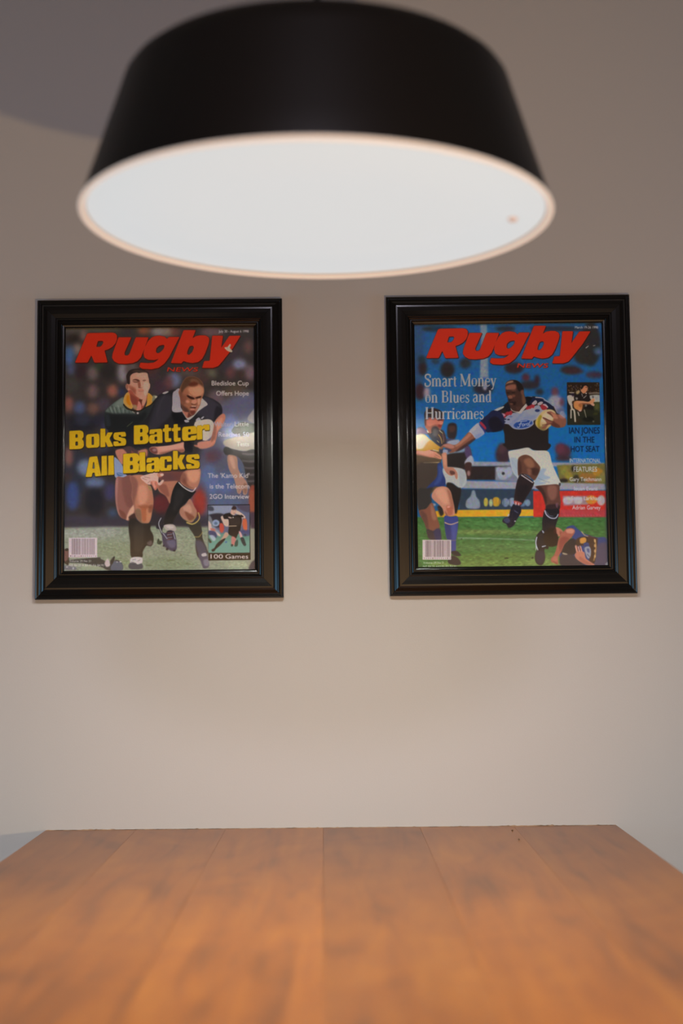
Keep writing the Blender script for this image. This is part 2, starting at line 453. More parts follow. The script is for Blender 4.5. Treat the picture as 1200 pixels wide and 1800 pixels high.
class Sheet:
    """a sheet of paper painted in colour; the unit is one pixel of the photograph"""
    def __init__(self, x0, y0, x1, y1, base, S=3):
        self.x0, self.y0, self.S = x0, y0, S
        self.h, self.w = int((y1 - y0) * S), int((x1 - x0) * S)
        self.im = np.empty((self.h, self.w, 3), np.float32)
        self.im[:] = hexc(base)
        self.rng = np.random.RandomState(7)
        self.o = (0.0, 0.0, 1.0)
    def v(self, ox=0.0, oy=0.0, s=1.0):
        self.o = (ox, oy, s)
    def tr(self, p):
        ox, oy, s = self.o
        return (np.asarray(p, float) / s + (ox, oy) - (self.x0, self.y0)) * self.S
    def cover(self, polys, pad):
        """even-odd coverage of closed outlines (sheet pixels) -> mask and its corner"""
        al = np.concatenate(polys)
        xa, ya = np.floor(al.min(0) - pad).astype(int)
        xb, yb = np.ceil(al.max(0) + pad).astype(int) + 1
        xa, ya = max(xa, 0), max(ya, 0)
        xb, yb = min(xb, self.w), min(yb, self.h)
        if xb <= xa or yb <= ya:
            return None
        W_, H_ = xb - xa, yb - ya
        SUB = 3
        acc = np.zeros((H_ * SUB, W_ + 2), np.float32)
        rows, xs = [], []
        for p in polys:
            a = p; b = np.roll(p, -1, 0)
            for (ax, ay), (bx, by) in zip(a, b):
                if ay == by:
                    continue
                if ay > by:
                    ax, ay, bx, by = bx, by, ax, ay
                r0 = max(int(math.ceil((ay - ya) * SUB - 0.5)), 0)
                r1 = min(int(math.ceil((by - ya) * SUB - 0.5)), H_ * SUB)
                if r1 <= r0:
                    continue
                r = np.arange(r0, r1)
                y = ya + (r + 0.5) / SUB
                rows.append(r); xs.append(ax + (y - ay) * (bx - ax) / (by - ay) - xa)
        if not rows:
            return None
        r = np.concatenate(rows); x = np.clip(np.concatenate(xs), 0, W_)
        o = np.lexsort((x, r)); r = r[o]; x = x[o]
        sign = np.where((np.arange(len(r)) % 2) == 0, 1.0, -1.0).astype(np.float32)
        i = x.astype(int); f = (x - i).astype(np.float32)
        np.add.at(acc, (r, i), sign * (1 - f))
        np.add.at(acc, (r, i + 1), sign * f)
        m = np.cumsum(acc, 1)[:, :W_]
        m = m.reshape(H_, SUB, W_).mean(1)
        return [np.clip(m, 0, 1), xa, ya]
    def blur(self, m, s):
        if s <= 0.05:
            return m
        k = int(s * 2.6) + 1
        g = np.exp(-0.5 * (np.arange(-k, k + 1) / s) ** 2); g /= g.sum()
        H_, W_ = m.shape
        n0 = 1 << int(math.ceil(math.log2(H_ + 2 * k))); n1 = 1 << int(math.ceil(math.log2(W_ + 2 * k)))
        if k < 14:
            out = np.zeros_like(m)
            pd = np.pad(m, ((k, k), (0, 0)), mode='edge')
            for i, w in enumerate(g): out += w * pd[i:i + H_]
            pd = np.pad(out, ((0, 0), (k, k)), mode='edge'); out = np.zeros_like(m)
            for i, w in enumerate(g): out += w * pd[:, i:i + W_]
            return out
        # wide blurs: three box passes by running sums
        b = max(1, int(round(s * 1.0)))
        out = m
        for ax in (0, 1):
            for _ in range(3):
                pd = np.pad(out, [(b + 1, b) if a == ax else (0, 0) for a in (0, 1)], mode='edge')
                c = np.cumsum(pd, ax, dtype=np.float64)
                n = out.shape[ax]
                hi = np.take(c, np.arange(2 * b + 1, 2 * b + 1 + n), ax); lo = np.take(c, np.arange(0, n), ax)
                out = ((hi - lo) / (2 * b + 1)).astype(np.float32)
        return out
    def put(self, col, mk, op=1.0, clip=None):
        if mk is None:
            return None
        m, xa, ya = mk
        H_, W_ = m.shape
        a = m * op
        if clip is not None:
            cm, cx, cy = clip
            full = np.zeros((H_, W_), np.float32)
            x0, y0 = max(xa, cx), max(ya, cy)
            x1, y1 = min(xa + W_, cx + cm.shape[1]), min(ya + H_, cy + cm.shape[0])
            if x1 <= x0 or y1 <= y0:
                return mk
            full[y0 - ya:y1 - ya, x0 - xa:x1 - xa] = cm[y0 - cy:y1 - cy, x0 - cx:x1 - cx]
            a = a * full
        c = hexc(col) if isinstance(col, str) else col
        reg = self.im[ya:ya + H_, xa:xa + W_]
        reg += (c - reg) * a[:, :, None]
        return mk
    def P(self, col, pts, soft=0.4, op=1.0, sharp=False, clip=None, holes=()):
        """a filled outline; holes are cut out"""
        ps = []
        for q in (pts,) + tuple(holes):
            q = self.tr(nums(q) if isinstance(q, str) else q)
            ps.append(q if sharp else spline(q))
        s = soft * self.S
        mk = self.cover(ps, s * 2.7 + 2)
        if mk is None:
            return None
        mk[0] = self.blur(mk[0], s)
        return self.put(col, mk, op, clip)
    def E(self, col, cx, cy, rx, ry, soft=1.0, op=1.0, rot=0.0, clip=None):
        a = np.linspace(0, 2 * np.pi, 28, endpoint=False)
        c, s = math.cos(math.radians(rot)), math.sin(math.radians(rot))
        x, y = rx * np.cos(a), ry * np.sin(a)
        return self.P(col, np.stack([cx + x * c - y * s, cy + x * s + y * c], 1), soft, op, True, clip)
    def L(self, col, pts, w=1.0, w2=None, soft=0.3, op=1.0, clip=None, sharp=False):
        """a stroke w photo pixels wide, tapering to w2"""
        q = self.tr(nums(pts) if isinstance(pts, str) else pts)
        if not sharp and len(q) > 2:
            q = spline(q, False)
        w2 = w if w2 is None else w2
        d = np.gradient(q, axis=0)
        n = np.stack([-d[:, 1], d[:, 0]], 1)
        n /= np.linalg.norm(n, axis=1)[:, None] + 1e-9
        hw = (np.linspace(w, w2, len(q)) * self.S / 2)[:, None]
        poly = np.concatenate([q + n * hw, (q - n * hw)[::-1]])
        s = soft * self.S
        mk = self.cover([poly], s * 2.7 + 2)
        if mk is None:
            return None
        mk[0] = self.blur(mk[0], s)
        return self.put(col, mk, op, clip)
    def B(self, rows, soft):
        """soft blots: 'colour x y rx ry' per item"""
        for r in rows.strip().split(';'):
            t = r.split()
            if len(t) >= 5:
                self.E(t[0], float(t[1]), float(t[2]), float(t[3]), float(t[4]), soft, float(t[5]) if len(t) > 5 else 1.0)
    def grain(self, x0, y0, x1, y1, amp, sx, sy, seed=1, col=False):
        """mottling of the print between photo pixels x0..x1, y0..y1"""
        r = np.random.RandomState(seed)
        i0, i1 = [int((t - self.x0) * self.S) for t in (x0, x1)]
        j0, j1 = [int((t - self.y0) * self.S) for t in (y0, y1)]
        i0, j0 = max(i0, 0), max(j0, 0); i1, j1 = min(i1, self.w), min(j1, self.h)
        for c in range(3 if col else 1):
            n = r.randn(j1 - j0, i1 - i0).astype(np.float32)
            # separable smoothing by different amounts
            for ax, s in ((0, sy), (1, sx)):
                k = max(1, int(s * self.S * 2)); g = np.exp(-0.5 * (np.arange(-k, k + 1) / (s * self.S)) ** 2); g /= g.sum()
                pd = np.pad(n, [(k, k) if a == ax else (0, 0) for a in (0, 1)], mode='edge'); o_ = np.zeros_like(n)
                for q, w in enumerate(g):
                    o_ += w * (pd[q:q + n.shape[0]] if ax == 0 else pd[:, q:q + n.shape[1]])
                n = o_
            n /= n.std() + 1e-9
            if col:
                self.im[j0:j1, i0:i1, c] *= 1 + amp * n
            else:
                self.im[j0:j1, i0:i1] *= (1 + amp * n)[:, :, None]
    def smear(self, px):
        for c in range(3):
            self.im[..., c] = self.blur(np.ascontiguousarray(self.im[..., c]), px * self.S)
    def finish(self):
        self.smear(0.42)
        self.grain(self.x0, self.y0, self.x0 + self.w / self.S, self.y0 + self.h / self.S, 0.02, 0.45, 0.45, 9, True)
    # lettering from the program's built-in typeface, squeezed or widened to the printed words
    def T(self, col, text, xl, xr, yb, cap, bold=0.0, shear=0.0, rot=0.0, op=1.0, soft=0.25, out=None, clip=None):
        loops = text_loops(text, 0.0)
        al = np.concatenate(loops)
        x0, x1 = al[:, 0].min(), al[:, 0].max()
        ch = 0.729
        c, s = math.cos(rot), math.sin(rot)
        polys = []
        for lp in loops:
            X = (lp[:, 0] - x0) / (x1 - x0) * (xr - xl); Y = lp[:, 1] / ch * cap
            X = X + Y * shear
            polys.append(self.tr(np.stack([xl + X * c - Y * s * -1 * -1, yb - Y * c - X * s], 1)))
        mk = self.cover(polys, soft * self.S * 3 + 3)
        if mk is None:
            return None
        if bold:
            mk[0] = np.clip(self.blur(mk[0], bold * 4.5 * self.S) * (1.9 if bold > 0.03 else 1.4), 0, 1)
        if out:
            m2 = [np.clip(self.blur(mk[0], 0.35 * self.S) * 2.4, 0, 1), mk[1] + 1, mk[2] + 1]
            H_, W_ = m2[0].shape
            if m2[1] + W_ <= self.w and m2[2] + H_ <= self.h:
                self.put(out, m2, op)
        mk[0] = self.blur(mk[0], soft * self.S)
        return self.put(col, mk, op, clip)

_loops = {}
def text_loops(text, bold):
    key = (text, bold)
    if key in _loops:
        return _loops[key]
    cu = bpy.data.curves.new('lettering', 'FONT')
    cu.body = text
    cu.fill_mode = 'NONE'
    cu.resolution_u = 3
    cu.offset = bold
    o = bpy.data.objects.new('lettering', cu)
    me = o.to_mesh()
    co = np.array([v.co[:2] for v in me.vertices])
    nb = {}
    for e in me.edges:
        a, b = e.vertices
        nb.setdefault(a, []).append(b); nb.setdefault(b, []).append(a)
    seen, loops = set(), []
    for st in nb:
        if st in seen:
            continue
        lp, cur, prev = [], st, -1
        while cur not in seen:
            seen.add(cur); lp.append(cur)
            nx = [q for q in nb[cur] if q != prev and q not in seen]
            if not nx:
                break
            prev, cur = cur, nx[0]
        if len(lp) > 2:
            loops.append(co[lp])
    o.to_mesh_clear()
    bpy.data.objects.remove(o)
    bpy.data.curves.remove(cu)
    _loops[key] = loops
    return loops

def outline_fill(sh, polys, col, edge, grow=1.3, shift=(1.0, 1.2)):
    """a filled emblem-like word: dark edge and drop shadow, then the colour"""
    q = [sh.tr(p) for p in polys]
    mk = sh.cover(q, 14)
    big = [np.clip(sh.blur(mk[0], grow * 0.5 * sh.S) * 3.2, 0, 1), mk[1], mk[2]]
    sh.put(edge, big)
    dx, dy = int(shift[0] * sh.S), int(shift[1] * sh.S)
    sh.put(edge, [big[0], big[1] + dx, big[2] + dy])
    mk[0] = sh.blur(mk[0], 0.25 * sh.S)
    sh.put(col, mk)
    return mk

RUGBY = [  # the masthead, traced in photo pixels of the left cover: outline and, where there is one, its hole
    ("132,637.5 153,587 156,585.7 197,584.8 202.5,586 205.6,590 205.4,597 202.5,604 197,610 190,614 183.5,616 189,637 166,637.5 160.5,624.5 154,637.3", "172,599.4 180.5,599 182,601.5 180,606 176.5,609.6 169,610"),
    ("208.3,593 230.8,593 218.7,620 218.9,623.6 220.8,625.3 225,624.7 227.5,622 238.7,593 261,593 251,620 247.5,628.3 241.7,634.7 233.3,638.3 220,639.7 208.3,639.2 200.8,635.3 197,629.2 198,621.7", None),
    ("266.7,593.3 260,600 254.2,611.7 252,621.7 254.2,629.2 260.8,632.5 271,633 277,631.5 280,629 276,634 270,637.5 260,638.5 246.7,637.5 244.7,645 250,648.3 266.7,649.2 279,646.5 289,639 297,628 315.3,592.5 296.5,592.5 293.5,596 289,591.8 280,590.2 272,591", "280,607.5 287.5,605.8 289.3,608 287.5,613.5 281.5,619.5 276.7,621.5 273.7,618.3 275,611.7"),
    ("322.7,580.5 343.8,580.5 338,595 344,591 352,589.5 361,589.8 366.5,593 367.8,598 366,606 360,622 355,631 348,636.5 338,638.3 330,637 322,634.5 319,638.8 300.2,638.2", "333,608.5 339,607.5 341,611 337.8,619 332.5,624 328.5,622.8 329.5,616.5"),
    ("373,590.2 391.8,590.2 388.4,612 403,590.6 422.5,590.2 409,612 389.5,636.8 383.5,643.5 374.5,646.8 355,646.8 358.8,634.8 368.5,634.2 369.6,624", None),
]
def chamfer(p, r):
    """take the sharp corners off an outline"""
    a, b = np.roll(p, 1, 0) - p, np.roll(p, -1, 0) - p
    la, lb = np.linalg.norm(a, axis=1)[:, None], np.linalg.norm(b, axis=1)[:, None]
    q = np.minimum(np.minimum(la, lb) * 0.3, r)
    return np.concatenate([(p + a / la * q)[:, None], (p + b / lb * q)[:, None]], 1).reshape(-1, 2)

def masthead(sh, dx, dy, k, col, edge):
    ox, oy = 132, 590
    polys = []
    for a, b in RUGBY:
        for q in (a, b):
            if q:
                p = nums(q)
                p = (p - (ox, oy)) * k + (ox + dx, oy + dy)
                p = chamfer(p, 0.9)
                polys.append(p)
    sh.v()
    outline_fill(sh, polys, col, edge, 1.0, (0.7, 1.1))

BLOCK = {
    'B': (["0,0 72,0 90,5 98,16 98,38 86,48 98,58 101,84 92,96 75,101 0,100", "42,20 57,20 58,38 42,40", "42,60 58,59 60,80 42,82"]),
    'o': (["12,23 88,22 99,32 100,90 88,100 12,100 0,90 0,33", "42,38 58,38 59,84 42,84"]),
    'k': (["0,0 38,2 39,46 56,23 97,24 70,57 101,99 58,101 38,70 39,100 0,100"]),
    's': (["10,24 90,23 98,34 99,50 60,50 59,40 42,40 42,49 92,60 101,72 100,91 90,100 9,101 0,92 0,73 40,74 41,85 60,84 59,76 8,63 0,52 0,35"]),
    'a': (["8,24 90,23 99,34 101,100 63,100 61,94 50,101 10,100 0,90 0,64 10,54 59,51 59,40 42,40 41,49 2,49 3,33", "41,66 60,63 60,84 42,85"]),
    't': (["20,4 65,3 65,22 96,22 96,40 66,40 67,80 97,79 98,99 34,101 21,93 20,42 0,42 -2,25 20,24"]),
    'e': (["10,24 90,23 100,34 101,66 42,68 42,85 60,84 60,75 100,73 100,91 90,100 10,101 0,90 0,34", "42,39 59,39 59,54 42,54"]),
    'r': (["0,25 38,23 39,33 55,22 101,22 101,53 63,53 62,42 42,47 44,100 0,101"]),
    'A': (["24,0 74,-2 101,99 60,100 57,80 43,81 39,101 -2,100", "47,28 54,27 58,60 43,61"]),
    'l': (["4,0 92,0 90,30 98,100 0,101 6,50"]),
    'c': (["10,24 90,23 100,34 100,53 60,53 60,40 42,40 42,85 60,85 60,70 100,68 100,91 90,100 10,100 0,90 0,34"]),
}
def blocks(sh, items, col, edge, rot):
    """heavy squarish letters: (letter, left, right, bottom, cap height) in the current view"""
    polys = []
    ox, oy, s = sh.o
    for ch, xl, xr, yb, cap in items:
        for q in BLOCK[ch]:
            p = nums(q)
            p = chamfer(p, 3.5)
            X = p[:, 0] / 100 * (xr - xl); Y = (100 - p[:, 1]) / 100 * cap
            polys.append(np.stack([xl + X, yb - Y + (-X) * math.tan(rot)], 1))
    outline_fill(sh, polys, col, edge, 0.55, (0.55, 1.0))

SERIF = {  # letter: advance, strokes (x0 y0 x1 y1 w) in units where the capital is 100 high, y up; 'c' arcs as poly strokes
    'S': (52, [("44,72 44,90 30,99 14,96 7,84 12,66 34,50 45,36 44,16 32,2 14,2 6,12 6,28", 9, 9), ("22,62 34,50 44,40", 14, 12), ("45,74 45,96", 3, 3), ("5,4 5,30", 3, 3)]),
    'm': (82, [("14,2 14,62", 12, 12), ("14,52 24,64 36,62 40,46", 5, 9), ("41,2 41,50", 12, 12), ("41,52 52,64 63,62 67,46", 5, 9), ("68,2 68,50", 12, 12), ("4,62 14,64", 4, 4), ("3,2 24,2", 4, 4), ("31,2 51,2", 4, 4), ("58,2 79,2", 4, 4)]),
    'a': (46, [("8,54 16,63 28,63 34,52", 7, 9), ("34,6 34,54", 11, 11), ("34,38 16,32 8,22 9,8 18,0 28,4 34,14", 5, 7), ("9,12 9,22", 9, 9), ("34,4 44,3", 5, 3)]),
    'r': (40, [("14,2 14,62", 12, 12), ("15,48 24,62 34,62 37,54", 5, 9), ("4,62 14,64", 4, 4), ("3,2 27,2", 4, 4)]),
    't': (32, [("15,10 15,80", 11, 9), ("4,61 28,61", 5, 5), ("15,10 19,1 29,5", 9, 3)]),
    'M': (90, [("14,2 14,98", 4, 4), ("14,98 44,8", 13, 13), ("44,8 74,98", 4, 4), ("75,2 75,98", 13, 13), ("4,98 20,98", 4, 4), ("68,98 86,98", 4, 4), ("4,2 25,2", 4, 4), ("63,2 88,2", 4, 4)]),
    'o': (48, [("24,63 10,56 7,33 10,9 24,1", 4, 4), ("11,50 8,33 11,15", 9, 11), ("24,63 38,56 41,33 38,9 24,1", 4, 4), ("38,50 40,33 37,15", 11, 9)]),
    'n': (55, [("14,2 14,62", 12, 12), ("14,52 24,64 37,62 40,46", 5, 9), ("41,2 41,50", 12, 12), ("4,62 14,64", 4, 4), ("3,2 24,2", 4, 4), ("31,2 52,2", 4, 4)]),
    'e': (44, [("8,36 38,36", 5, 5), ("38,36 36,58 24,63 10,55 7,33 11,9 25,1 40,12", 5, 4), ("11,50 8,33 12,13", 10, 11)]),
    'y': (48, [("9,62 26,4", 13, 11), ("40,62 24,0 18,-20 8,-24", 4, 7), ("1,62 20,62", 4, 4), ("32,62 47,62", 4, 4)]),
    'B': (64, [("15,2 15,98", 13, 13), ("15,97 40,96 48,84 46,62 30,54 16,53", 5, 4), ("46,88 47,66", 9, 9), ("30,54 50,46 54,28 48,8 30,2 4,2", 4, 4), ("51,40 51,14", 11, 11), ("4,98 20,98", 4, 4)]),
    'l': (28, [("14,2 14,98", 12, 12), ("4,98 14,98", 4, 4), ("3,2 25,2", 4, 4)]),
    'u': (55, [("14,62 14,14", 12, 12), ("14,14 20,1 32,2 41,14", 9, 5), ("41,2 41,62", 12, 12), ("3,62 16,62", 4, 4), ("31,62 42,62", 4, 4), ("41,2 52,3", 4, 4)]),
    's': (38, [("31,50 28,62 14,62 8,50 14,38 27,28 32,14 24,1 12,1 6,14", 6, 6), ("14,38 27,28", 10, 10)]),
    'd': (52, [("37,2 37,98", 12, 12), ("28,98 38,98", 4, 4), ("37,2 48,3", 4, 4), ("34,56 22,63 10,54 7,33 10,9 22,1 34,12", 5, 5), ("11,50 8,33 12,13", 10, 11)]),
    'H': (74, [("14,2 14,98", 13, 13), ("58,2 58,98", 13, 13), ("14,52 58,52", 5, 5), ("4,98 25,98", 4, 4), ("48,98 69,98", 4, 4), ("4,2 25,2", 4, 4), ("48,2 69,2", 4, 4)]),
    'i': (28, [("14,2 14,62", 12, 12), ("4,62 14,64", 4, 4), ("3,2 25,2", 4, 4), ("14,78 14,92", 13, 13)]),
    'c': (42, [("36,50 34,60 22,63 10,54 7,33 11,9 24,1 38,12", 5, 4), ("11,50 8,33 12,13", 10, 11), ("35,46 35,56", 9, 7)]),
    ' ': (22, []),
}
def serif_line(sh, col, text, xl, xr, yb, cap, slope=0.0, edge=None):
    tot = sum(SERIF[c][0] for c in text)
    k = (xr - xl) / tot
    ky = cap / 100.0
    ps = sh.o[2]
    for pas in ((0,) if edge is None else (1, 0)):
        x = xl
        for c in text:
            adv, st = SERIF[c]
            for pts, w, w2 in st:
                p = nums(pts)
                q = np.stack([x + p[:, 0] * k, yb - p[:, 1] * ky], 1)
                kk = (k * 0.6 + ky * 0.4) / ps
                if pas:
                    q = q + (0.8 * ps, 0.8 * ps)
                sh.L(edge if pas else col, q, w * kk + 0.25, w2 * kk + 0.25, 0.22, 0.8 if pas else 1.0)
            x += adv * k

def barcode(sh, x0, y0, x1, y1, seed):
    sh.v()
    sh.P('c3b4b2', "%f,%f %f,%f %f,%f %f,%f" % (x0, y0, x1, y0, x1, y1, x0, y1), 0.3, 1, True)
    r = random.Random(seed)
    x = x0 + 6.0
    while x < x1 - 3.0:
        w = r.choice((0.35, 0.5, 0.8, 1.0))
        sh.L('4a3d45', "%f,%f %f,%f" % (x, y0 + 1.5, x, y1 - 5.0), w, w, 0.15, 0.85, sharp=True)
        x += w + r.choice((0.55, 0.8, 1.2))
    for i, x in enumerate(np.linspace(x0 + 2.5, x1 - 3.5, 13)):
        sh.T('5a4a50', r.choice('0123456789'), x, x + 1.9, y1 - 1.2, 2.6, 0.0, op=0.8, soft=0.2)

# the light that falls on the covers, from foot to top, taken out of the photographed colours to get the inks
ILLUM_AT = (0.075, 0.285, 0.515, 0.70, 0.935)
ILLUM_RGB = ((0.67, 0.61, 0.51, 0.40, 0.355), (0.575, 0.515, 0.43, 0.328, 0.290), (0.465, 0.41, 0.35, 0.268, 0.240))
def to_print(sh, px_of, name, res=(1088, 1376)):
    """lay the sheet flat over the whole printed face and make its paper material"""
    nu, nv = res
    uu = (np.arange(nu) + 0.5) / nu; vv = (np.arange(nv) + 0.5) / nv
    U, V = np.meshgrid(uu, vv)
    # px_of is a plane-to-plane map: fit it exactly from four corners
    c = [(0, 0), (1, 0), (1, 1), (0, 1)]
    A, b = [], []
    for (u, v) in c:
        x, y = px_of(u, v)
        A += [[u, v, 1, 0, 0, 0, -u * x, -v * x], [0, 0, 0, u, v, 1, -u * y, -v * y]]; b += [x, y]
    h = np.linalg.solve(np.array(A), np.array(b))
    D = h[6] * U + h[7] * V + 1
    X = ((h[0] * U + h[1] * V + h[2]) / D - sh.x0) * sh.S - 0.5
    Y = ((h[3] * U + h[4] * V + h[5]) / D - sh.y0) * sh.S - 0.5
    X = np.clip(X, 0, sh.w - 1.01); Y = np.clip(Y, 0, sh.h - 1.01)
    xi, yi = X.astype(int), Y.astype(int)
    fx, fy = (X - xi)[..., None], (Y - yi)[..., None]
    im = sh.im
    out = (im[yi, xi] * (1 - fx) + im[yi, xi + 1] * fx) * (1 - fy) + (im[yi + 1, xi] * (1 - fx) + im[yi + 1, xi + 1] * fx) * fy
    lin = np.where(out <= 0.04045, out / 12.92, ((np.maximum(out, 0) + 0.055) / 1.055) ** 2.4)
    k = np.stack([np.interp(V, ILLUM_AT, c) for c in ILLUM_RGB], -1)
    lin = np.maximum(lin, 0) / k
    lin = lin / np.maximum(1.0, lin.max(-1, keepdims=True) / 0.95)      # inks keep their hue when they reach full strength
    enc = np.where(lin <= 0.0031308, lin * 12.92, 1.055 * lin ** (1 / 2.4) - 0.055)
    rgba = np.ones((nv, nu, 4), np.float32)
    rgba[..., :3] = enc
    img = bpy.data.images.new(name, nu, nv)
    img.pixels.foreach_set(rgba.ravel())
    img.update()
    img.pack()
    m = mat(name, (0.5, 0.5, 0.5), rough=0.5, spec=0.0)
    t = node(m, 'ShaderNodeTexImage')
    t.image = img
    t.interpolation = 'Cubic'
    link(m, t.outputs['Color'], m.node_tree.nodes['Principled BSDF'].inputs['Base Color'])
    return m

def cover_one(px_of):
    s = Sheet(104, 566, 458, 1012, '35302f')
    s.v()
    # blurred stand and crowd
    s.B('4c4a3e 165 578 50 6; 4a4440 125 580 14 8; 2a2421 130 596 13 9; 6e5652 147 590 6 9; 74665f 136 614 8 10; 40587c 122 626 9 18; 454d66 126 650 9 9; 33262a 143 653 12 14; 635754 163 656 9 12; '
        '30422c 175 645 7 7; 2c2827 190 652 14 16; 7d757b 216 655 9 18; 655052 163 688 9 12; 2c3350 213 690 6 8; 3b3937 125 676 14 14; 453c46 182 711 12 12; 7a4a34 253 581 11 7; 7b7270 279 583 14 8; '
        '7c6c60 296 583 11 8; 5e3a34 308 584 10 7; 5e4a4c 372 584 20 8; 5a4240 436 610 8 12; 3a3236 415 622 14 14; 33313a 402 645 12 12; 7a7c96 421 641 12 9; 5c3c3e 405 655 8 11; 3d302c 424 657 10 8; '
        '6a5860 440 655 9 14; 5e5a4c 371 656 10 7; 3c3632 392 700 30 18; 4c4238 415 690 22 14; 7a5c42 440 715 6 12; 2a2220 425 716 12 12; 675c5e 396 722 16 16; 5a4c52 380 700 14 14; '
        '626a84 306 668 12 13; 3e3038 282 682 15 16; 5c3c40 297 672 8 12; 3e3236 270 660 12 10; 4e4440 335 655 20 9; 453634 355 665 14 12; 44302e 250 650 30 10; 55504e 232 645 9 8', 2.6)
    s.B('865648 198 687 9 11; 7c5048 121 711 7 14; 46506f 140 717 10 11; 664c44 164 718 10 10; 24242a 140 745 30 16; 2a2a34 180 740 16 14; 3e3c50 186 752 7 12; 30323e 146 738 14 10; 2c2a2e 115 745 8 14; '
        '30323a 130 830 30 40; 7a564e 121 803 7 17; 6c788e 151 822 15 14; 262426 190 800 14 20; 3a3a44 180 780 16 16; 3e3230 118 840 10 10; 3a4872 128 872 11 25; 5f6b86 167 848 17 9; 232226 166 883 17 26; '
        '3e3a54 194 865 10 16; 3d4e62 198 902 8 8; 3c3a44 140 915 30 8; 33303a 190 918 30 7', 2.2)
    # middle and right-hand distance
    s.P('55566a', '376,720 460,700 460,900 340,925 330,860 352,800', 3.5)
    s.B('667090 405 752 15 24; 565c78 395 776 9 12; 4e4252 376 800 16 12; 5c424a 370 803 10 9; 5a688c 366 838 15 22; 56648a 395 850 18 20; 4c5c80 414 832 12 18; 5a6a90 373 855 9 18; 55607c 395 882 30 9; '
        '5e4a58 352 858 8 9', 2.5)
    s.B('903a30 350 884 13 24; 7c302e 342 900 10 14; 5e2a2c 283 886 16 16; 4a282a 290 905 14 8', 1.8)
    s.P('34323c', '104,912 460,904 460,926 104,930', 3.0, sharp=True)
    s.P('2c2a30', '260,905 340,905 340,924 255,926', 2.5, sharp=True)
    s.smear(2.6)
    s.P('848c78', '104,928 280,925 345,927 460,922 460,1012 104,1012', 1.6, sharp=True)
    s.B('929688 150 938 50 8; 8f9384 190 934 24 6; 7d876c 185 965 60 14; 76846a 300 990 50 12; 8c947e 300 945 30 12; 8a9278 400 950 20 20; 7c8868 205 990 30 10; 86907a 340 960 14 30; 98a084 420 992 26 6', 3.0)
    s.grain(104, 930, 460, 1012, 0.045, 1.3, 0.8, 3)
    s.grain(104, 568, 460, 930, 0.02, 1.6, 1.6, 4, True)
    s.B('5c6a4c 262 994 6 1.2; 5c6a4c 300 985 8 1.0; 5e6c50 330 991 5 1.0; 4c5a44 240 980 5 1.0 0.5; 566248 318 976 2 1.2', 0.7)
    # sprawled boots and legs along the bottom left
    s.v(105, 830, 10)
    s.P('2c3434', '660,1500 720,1520 790,1560 870,1590 900,1540 950,1490 940,1560 1000,1540 1090,1590 1100,1720 880,1730 700,1660 560,1640 400,1600 160,1590 60,1560', 0.5)
    s.P('4c5664', '930,1600 980,1560 1090,1600 1100,1720 900,1720', 0.6)
    s.P('2c2826', '80,1375 130,1345 160,1370 160,1620 100,1610 75,1560', 0.6)
    s.P('6a4a46', '75,1370 150,1390 155,1500 110,1570 75,1540', 0.8)
    s.P('1d2120', '95,1370 125,1340 158,1355 155,1375 110,1385', 0.4)
    s.P('b8a8a4', '790,1600 830,1530 860,1530 885,1600 880,1650 820,1665', 0.6)
    s.P('1f2526', '900,1600 950,1488 970,1500 930,1610', 0.4)
    s.P('8a9478', '390,1650 560,1640 700,1665 780,1700 430,1715', 0.8)
    s.P('65686e', '70,1640 270,1660 280,1715 80,1715', 0.8)
    s.B('c8c4bc 1070 1575 20 10; c8c4bc 1010 1580 12 8; ccc8be 130 1668 18 8; b0a8a8 240 1690 14 22', 0.5)
    # the man in green
    s.v(180, 630, 5.4545)
    G = s.P('2a2e2e', '20,560 30,500 80,450 160,390 205,370 215,440 260,490 340,540 380,490 500,370 525,368 430,560 300,700 330,900 200,900 120,860 60,700 25,660', 0.5)
    s.P('56615a', '28,505 80,448 160,388 205,372 212,440 262,492 330,528 230,528 120,532 60,520', 1.2, 1, clip=G)
    s.P('68716a', '120,440 190,385 205,440 150,470', 1.2, 0.8, clip=G)
    for a in ('60,470 85,540', '90,450 120,545', '130,470 150,540', '170,470 185,535', '215,490 220,540', '255,500 260,545'):
        s.L('323a36', a, 1.6, 0.8, 0.7, 0.9, clip=G)
    for a in ('75,470 100,530', '112,470 132,530', '200,480 205,530', '150,450 172,530'):
        s.L('8d968c', a, 1.4, 0.6, 0.7, 0.7, clip=G)
    s.P('1d1f20', '30,545 160,535 340,545 420,500 400,600 300,700 300,900 100,850 30,650', 2.0, 0.9, clip=G)
    s.L('55573a', '235,655 290,610', 1.2, 0.8, 0.4)
    s.P('2c3136', '25,560 60,540 80,640 45,650', 1.5, 0.7, clip=G)
    s.v(195, 640, 13.333)
    N = s.P('8a4a3b', '400,620 470,600 600,700 720,820 830,740 850,800 780,980 700,1085 600,1090 490,1000 430,860', 0.4)
    s.P('6e372e', '430,700 560,760 640,850 600,960 520,960 470,860', 1.0, 0.8, clip=N)
    s.P('bd7f70', '650,870 700,950 700,1080 600,1095 630,960', 0.5, 1, clip=N)
    s.P('4e2a22', '650,850 700,800 740,830 720,960 690,900', 0.6, 0.9, clip=N)
    s.P('b88e78', '735,850 830,760 800,920 740,980', 0.6, 0.9, clip=N)
    s.P('8a7a58', '500,960 600,970 600,1070 500,1020', 0.6, 0.8)
    s.P('d0a050', '330,730 400,660 440,720 450,840 500,960 490,1050 400,1020 310,930 295,850', 0.35)
    s.P('c47f1e', '370,760 420,730 440,850 460,960 420,960 360,880', 0.7)
    s.P('b8893c', '870,680 950,730 985,790 975,890 880,990 810,1010 840,930 850,800', 0.35)
